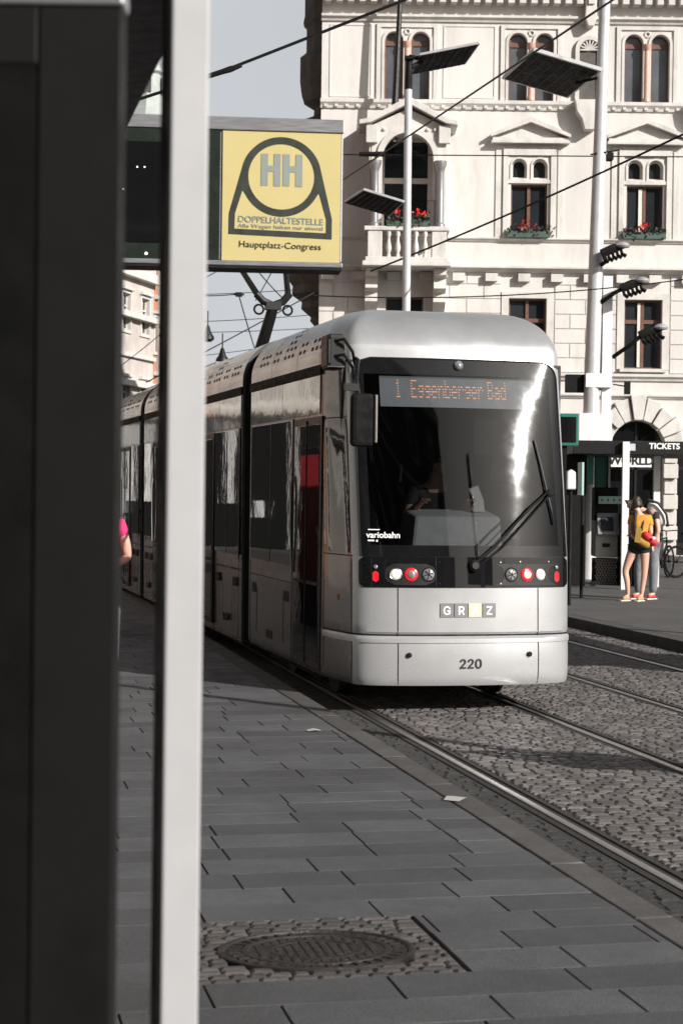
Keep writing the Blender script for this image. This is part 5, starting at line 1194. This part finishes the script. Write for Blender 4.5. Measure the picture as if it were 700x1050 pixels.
for k_, (a, t) in enumerate((((-.145,.03),(-.25,-.04)),((.075,.03),(-.01,-.08)))):
    ob = skin(*chain([('h',(a[0]+.025,a[1]+.01,.05),.042,None),('m',((a[0]+t[0])/2,(a[1]+t[1])/2,.05),.045,'h'),('t',(t[0],t[1],.04),.036,'m')]), 'shoe', M['shoe'], w1)
    q = MB(); d = (Vector(t)-Vector(a)).normalized(); n_ = Vector((-d.y,d.x)); p_ = [Vector(a)-d*.065+n_*.035, Vector(a)-d*.065-n_*.035, Vector(t)+d*.045-n_*.035, Vector(t)+d*.045+n_*.035]
    q.hexa([Vector((p.x,p.y,.0)) for p in p_], [Vector((p.x,p.y,.022)) for p in p_]); q.build('sole', M['sole'], ob, bevel=.006)
bg1 = thing('shoulder_bag', 'olive and black shoulder bag hanging at the back of the woman in mustard', 'bag', (gpt(654,29.4)[0], 29.4-.16, PZ+.95))
skin(*chain([('a',(-.06,0,.12),.05,None),('b',(.0,-.02,.03),.07,'a'),('c',(.10,-.02,-.03),.07,'b'),('d',(.17,.0,-.02),.05,'c')]), 'pouch', M['olive'], bg1)
b = MB(); b.tube([(-.06,.02,.1),(-.07,.05,.3),(-.06,.09,.47),(-.04,.15,.52)], .026, 7); b.tube([(-.14,.06,.04),(.0,.04,-.05),(.18,.08,-.06)], .05, 8); b.build('strap', M['darkcloth'], bg1, smooth=True)
b = MB(); b.prism([(-.10,.02),(.0,.0),(.02,.24),(-.07,.26)], -.08, -.05); b.build('flap', M['olive'], bg1, bevel=.01)
bg2 = thing('shoulder_bag', 'red bag with a white badge carried between the woman and the man', 'bag', (gpt(663,29.5)[0], 29.4-.12, PZ+.98))
skin(*chain([('a',(-.10,0,.16),.05,None),('b',(-.03,-.01,.08),.07,'a'),('c',(.07,0,.0),.075,'b'),('d',(.14,.02,-.06),.05,'c')]), 'pouch', M['red'], bg2)
b = MB(); b.lathe([(.026,0),(.026,.01),(.01,.018)], 12, Matrix.Translation((.06,-.10,.06)) @ Matrix.Rotation(math.pi/2,4,'X')); b.build('badge', M['white'], bg2, smooth=True)
b = MB(); b.tube([(-.12,.0,.18),(-.10,.03,.30),(-.04,.08,.42)], .02, 6); b.build('strap', M['darkcloth'], bg2, smooth=True)
w2 = thing('person', 'man in grey jeans and black top leaning forward under a pale backpack', 'person', gpt(664, 29.95))
Lm = [('pel',(.03,.02,.95),.125,None),('sp',(.07,.02,1.14),.12,'pel'),('ch',(.04,.02,1.36),.13,'sp'),('nk',(-.12,.02,1.50),.055,'ch'),('hd',(-.22,.03,1.53),.095,'nk'),('tp',(-.28,.03,1.57),.08,'hd'),('ns',(-.29,.03,1.45),.022,'hd'),
 ('h1',(-.09,.02,.90),.10,'pel'),('k1',(-.15,.0,.50),.065,'h1'),('a1',(-.13,.06,.09),.045,'k1'),('t1',(-.24,.0,.04),.045,'a1'),
 ('h2',(.10,.02,.90),.105,'pel'),('k2',(.10,.0,.50),.068,'h2'),('a2',(.11,.05,.09),.046,'k2'),('t2',(.01,-.04,.04),.045,'a2'),
 ('s2',(.10,-.13,1.42),.058,'ch'),('e2',(.14,-.20,1.15),.045,'s2'),('w2',(.08,-.17,.98),.032,'e2'),('s1',(-.02,.17,1.42),.058,'ch'),('e1',(-.08,.24,1.18),.045,'s1'),('w1',(-.04,.26,1.02),.032,'e1')]
Lm += hand('w2',(.08,-.17,.98),(-.2,.1,-.8),(0,0,1)) + hand('w1',(-.04,.26,1.02),(.2,.3,-.6),(0,0,1))
skin(*chain(Lm), 'body', M['skin'], w2)
skin(*chain([('pel',(.03,.02,.96),.142,None),('sp',(.07,.02,1.14),.14,'pel'),('ch',(.04,.02,1.36),.15,'sp'),('s2',(.10,-.13,1.41),.076,'ch'),('e2',(.125,-.17,1.29),.064,'s2'),('s1',(-.02,.17,1.41),.076,'ch'),('e1',(-.08,.2,1.30),.064,'s1')]), 'shirt', M['darkcloth'], w2)
skin(*chain([('pel',(.03,.02,.97),.142,None),('h1',(-.08,.02,.88),.115,'pel'),('k1',(-.15,.0,.50),.083,'h1'),('a1',(-.13,.06,.09),.068,'k1'),('h2',(.105,.02,.88),.12,'pel'),('k2',(.105,.0,.50),.086,'h2'),('a2',(.11,.05,.09),.070,'k2')]), 'jeans', M['denim'], w2)
skin(*chain([('a',(-.24,.03,1.61),.10,None),('b',(-.17,.03,1.58),.09,'a'),('c',(-.31,.03,1.57),.06,'a')]), 'hair', M['hair'], w2)
for a, t in (((-.13,.06),(-.25,-.01)),((.11,.05),(.0,-.05))):
    ob = skin(*chain([('h',(a[0]+.03,a[1]+.01,.05),.048,None),('m',((a[0]+t[0])/2,(a[1]+t[1])/2,.052),.05,'h'),('t',(t[0],t[1],.042),.04,'m')]), 'shoe', M['red'], w2)
    q = MB(); d = (Vector(t)-Vector(a)).normalized(); n_ = Vector((-d.y,d.x)); p_ = [Vector(a)-d*.07+n_*.04, Vector(a)-d*.07-n_*.04, Vector(t)+d*.05-n_*.04, Vector(t)+d*.05+n_*.04]
    q.hexa([Vector((p.x,p.y,.0)) for p in p_], [Vector((p.x,p.y,.022)) for p in p_]); q.build('sole', M['sole'], ob, bevel=.006)
bp = thing('backpack', 'pale grey and black backpack worn by the leaning man', 'backpack', (gpt(664,29.95)[0], 29.95, PZ))
skin(*chain([('a',(-.01,.02,1.60),.08,None),('b',(.13,.02,1.52),.115,'a'),('c',(.22,.02,1.36),.12,'b'),('d',(.24,.02,1.20),.10,'c')]), 'pack', M['stripe'], bp)
b = MB()
for k_ in (-.055, .04): b.tube([(-.02,-.08+k_*.4,1.66),(.14,-.07+k_,1.61),(.28,-.07+k_,1.42),(.32,-.04+k_,1.22)], .022, 6)
b.tube([(-.03,-.10,1.50),(.03,-.15,1.38),(.10,-.14,1.22)], .035, 7); b.build('strap', M['darkcloth'], bp, smooth=True)
# passer-by at the platform, mostly behind the dark panel
pk = thing('person', 'person in a pink top whose arm shows past the dark shelter panel', 'person', (P(105.5,520,17).x, 17.0, PZ))
Lp = [('pel',(0,0,.95),.13,None),('sp',(0,0,1.12),.125,'pel'),('ch',(0,0,1.30),.135,'sp'),('nk',(0,0,1.47),.055,'ch'),('hd',(0,-.02,1.60),.095,'nk'),('tp',(0,-.01,1.68),.08,'hd'),('ns',(0,-.12,1.58),.02,'hd'),
 ('h1',(-.09,0,.88),.1,'pel'),('k1',(-.10,0,.48),.065,'h1'),('a1',(-.10,.03,.09),.042,'k1'),('t1',(-.11,-.12,.04),.042,'a1'),('h2',(.09,0,.88),.1,'pel'),('k2',(.10,0,.48),.065,'h2'),('a2',(.10,.03,.09),.042,'k2'),('t2',(.11,-.12,.04),.042,'a2'),
 ('s1',(-.18,0,1.40),.06,'ch'),('e1',(-.25,.02,1.12),.045,'s1'),('w1',(-.16,-.18,1.02),.032,'e1'),('s2',(.17,0,1.40),.062,'ch'),('f2',(.225,.0,1.20),.052,'s2'),('e2',(.235,.02,1.08),.048,'f2'),('w2',(.10,-.16,1.02),.032,'e2')]
Lp += hand('w1',(-.16,-.18,1.02),(.4,-.7,0),(0,0,1)) + hand('w2',(.10,-.16,1.02),(-.4,-.7,0),(0,0,1))
skin(*chain(Lp), 'body', M['skin'], pk)
skin(*chain([('pel',(0,0,.84),.155,None),('sp',(0,0,1.10),.15,'pel'),('ch',(0,0,1.31),.155,'sp'),('s2',(.17,0,1.40),.08,'ch'),('e2',(.215,.0,1.26),.074,'s2'),('s1',(-.18,0,1.40),.08,'ch'),('e1',(-.22,0,1.26),.074,'s1')]), 'shirt', M['pink'], pk)
skin(*chain([('pel',(0,0,.93),.14,None),('h1',(-.09,0,.86),.115,'pel'),('k1',(-.10,0,.48),.082,'h1'),('a1',(-.10,.03,.08),.068,'k1'),('h2',(.09,0,.86),.115,'pel'),('k2',(.10,0,.48),.082,'h2'),('a2',(.10,.03,.08),.068,'k2')]), 'jeans', M['denim'], pk)
b = MB(); b.lathe([(.02,.13),(.07,.11),(.105,.04),(.11,-.03),(.09,-.10)], 14, Matrix.Translation((0,.02,1.62))); b.build('hair', M['hair'], pk, smooth=True)

# ------------------------------------------------------------------ bicycles
def bicycle(loc, rz, label, frame_m, lean=0.0):
    t = thing('bicycle', label, 'bicycle', loc, rz, 'bicycles parked before the shop')
    if lean: t.rotation_euler = (0, 0, rz)
    for x in (-.52, .52):
        b = MB(); b.torus((x,0,.34), .325, .020); wh = b.build('wheel', M['blackmatt'], t, smooth=True)
        b = MB(); b.torus((x,0,.34), .30, .010)
        for k in range(14):
            a = 2*math.pi*k/14; b.tube([(x+.02*math.cos(a),0,.34+.02*math.sin(a)),(x+.30*math.cos(a),0,.34+.30*math.sin(a))], .003, 4)
        b.tube([(x,-.05,.34),(x,.05,.34)], .02, 8); b.build('rim', M['dark'], wh)
    b = MB(); bbk, st, hd, hd2 = (-.08,0,.30), (-.20,0,.80), (.33,0,.86), (.37,0,.72)
    for p, q, r in ((bbk,st,.018),(st,(.335,0,.84),.016),(bbk,hd2,.020),(hd,hd2,.02),(bbk,(-.52,0,.34),.012),((-.19,0,.74),(-.52,0,.34),.010),(hd2,(.52,0,.34),.014)): b.tube([p,q], r, 8)
    b.build('frame', frame_m, t, smooth=True)
    b = MB(); b.prism([(-.34,.90),(-.20,.88),(-.06,.90),(-.08,.93),(-.20,.94),(-.34,.96)], -.06, .06); b.tube([(-.20,0,.78),(-.215,0,.90)], .014, 6); b.build('saddle', M['black'], t, bevel=.02)
    b = MB(); b.tube([(.32,0,.88),(.31,0,.98)], .014, 6); b.tube([(.20,-.28,1.0),(.31,-.22,1.0),(.34,0,.98),(.31,.22,1.0),(.20,.28,1.0)], .013, 6); b.build('handlebar', M['dark'], t, smooth=True)
    b = MB(); b.lathe([(.09,-.01),(.09,.01)], 18, Matrix.Translation((-.08,-.05,.30)) @ Matrix.Rotation(math.pi/2,4,'X')); b.tube([(-.08,-.06,.30),(-.02,-.10,.15)], .01, 6); b.tube([(-.08,.06,.30),(-.14,.10,.45)], .01, 6); b.build('crank', M['dark'], t)
    return t
p = P(675, 560, 37.5); bicycle((p.x+.05, 37.5, PZ), R(62), 'dark bicycle parked just behind the couple', M['black'])
p = P(694, 560, 38.0); bicycle((p.x+.35, 38.0, PZ), R(35), 'bicycle partly cut off by the picture edge beyond the white post', M['dark'])
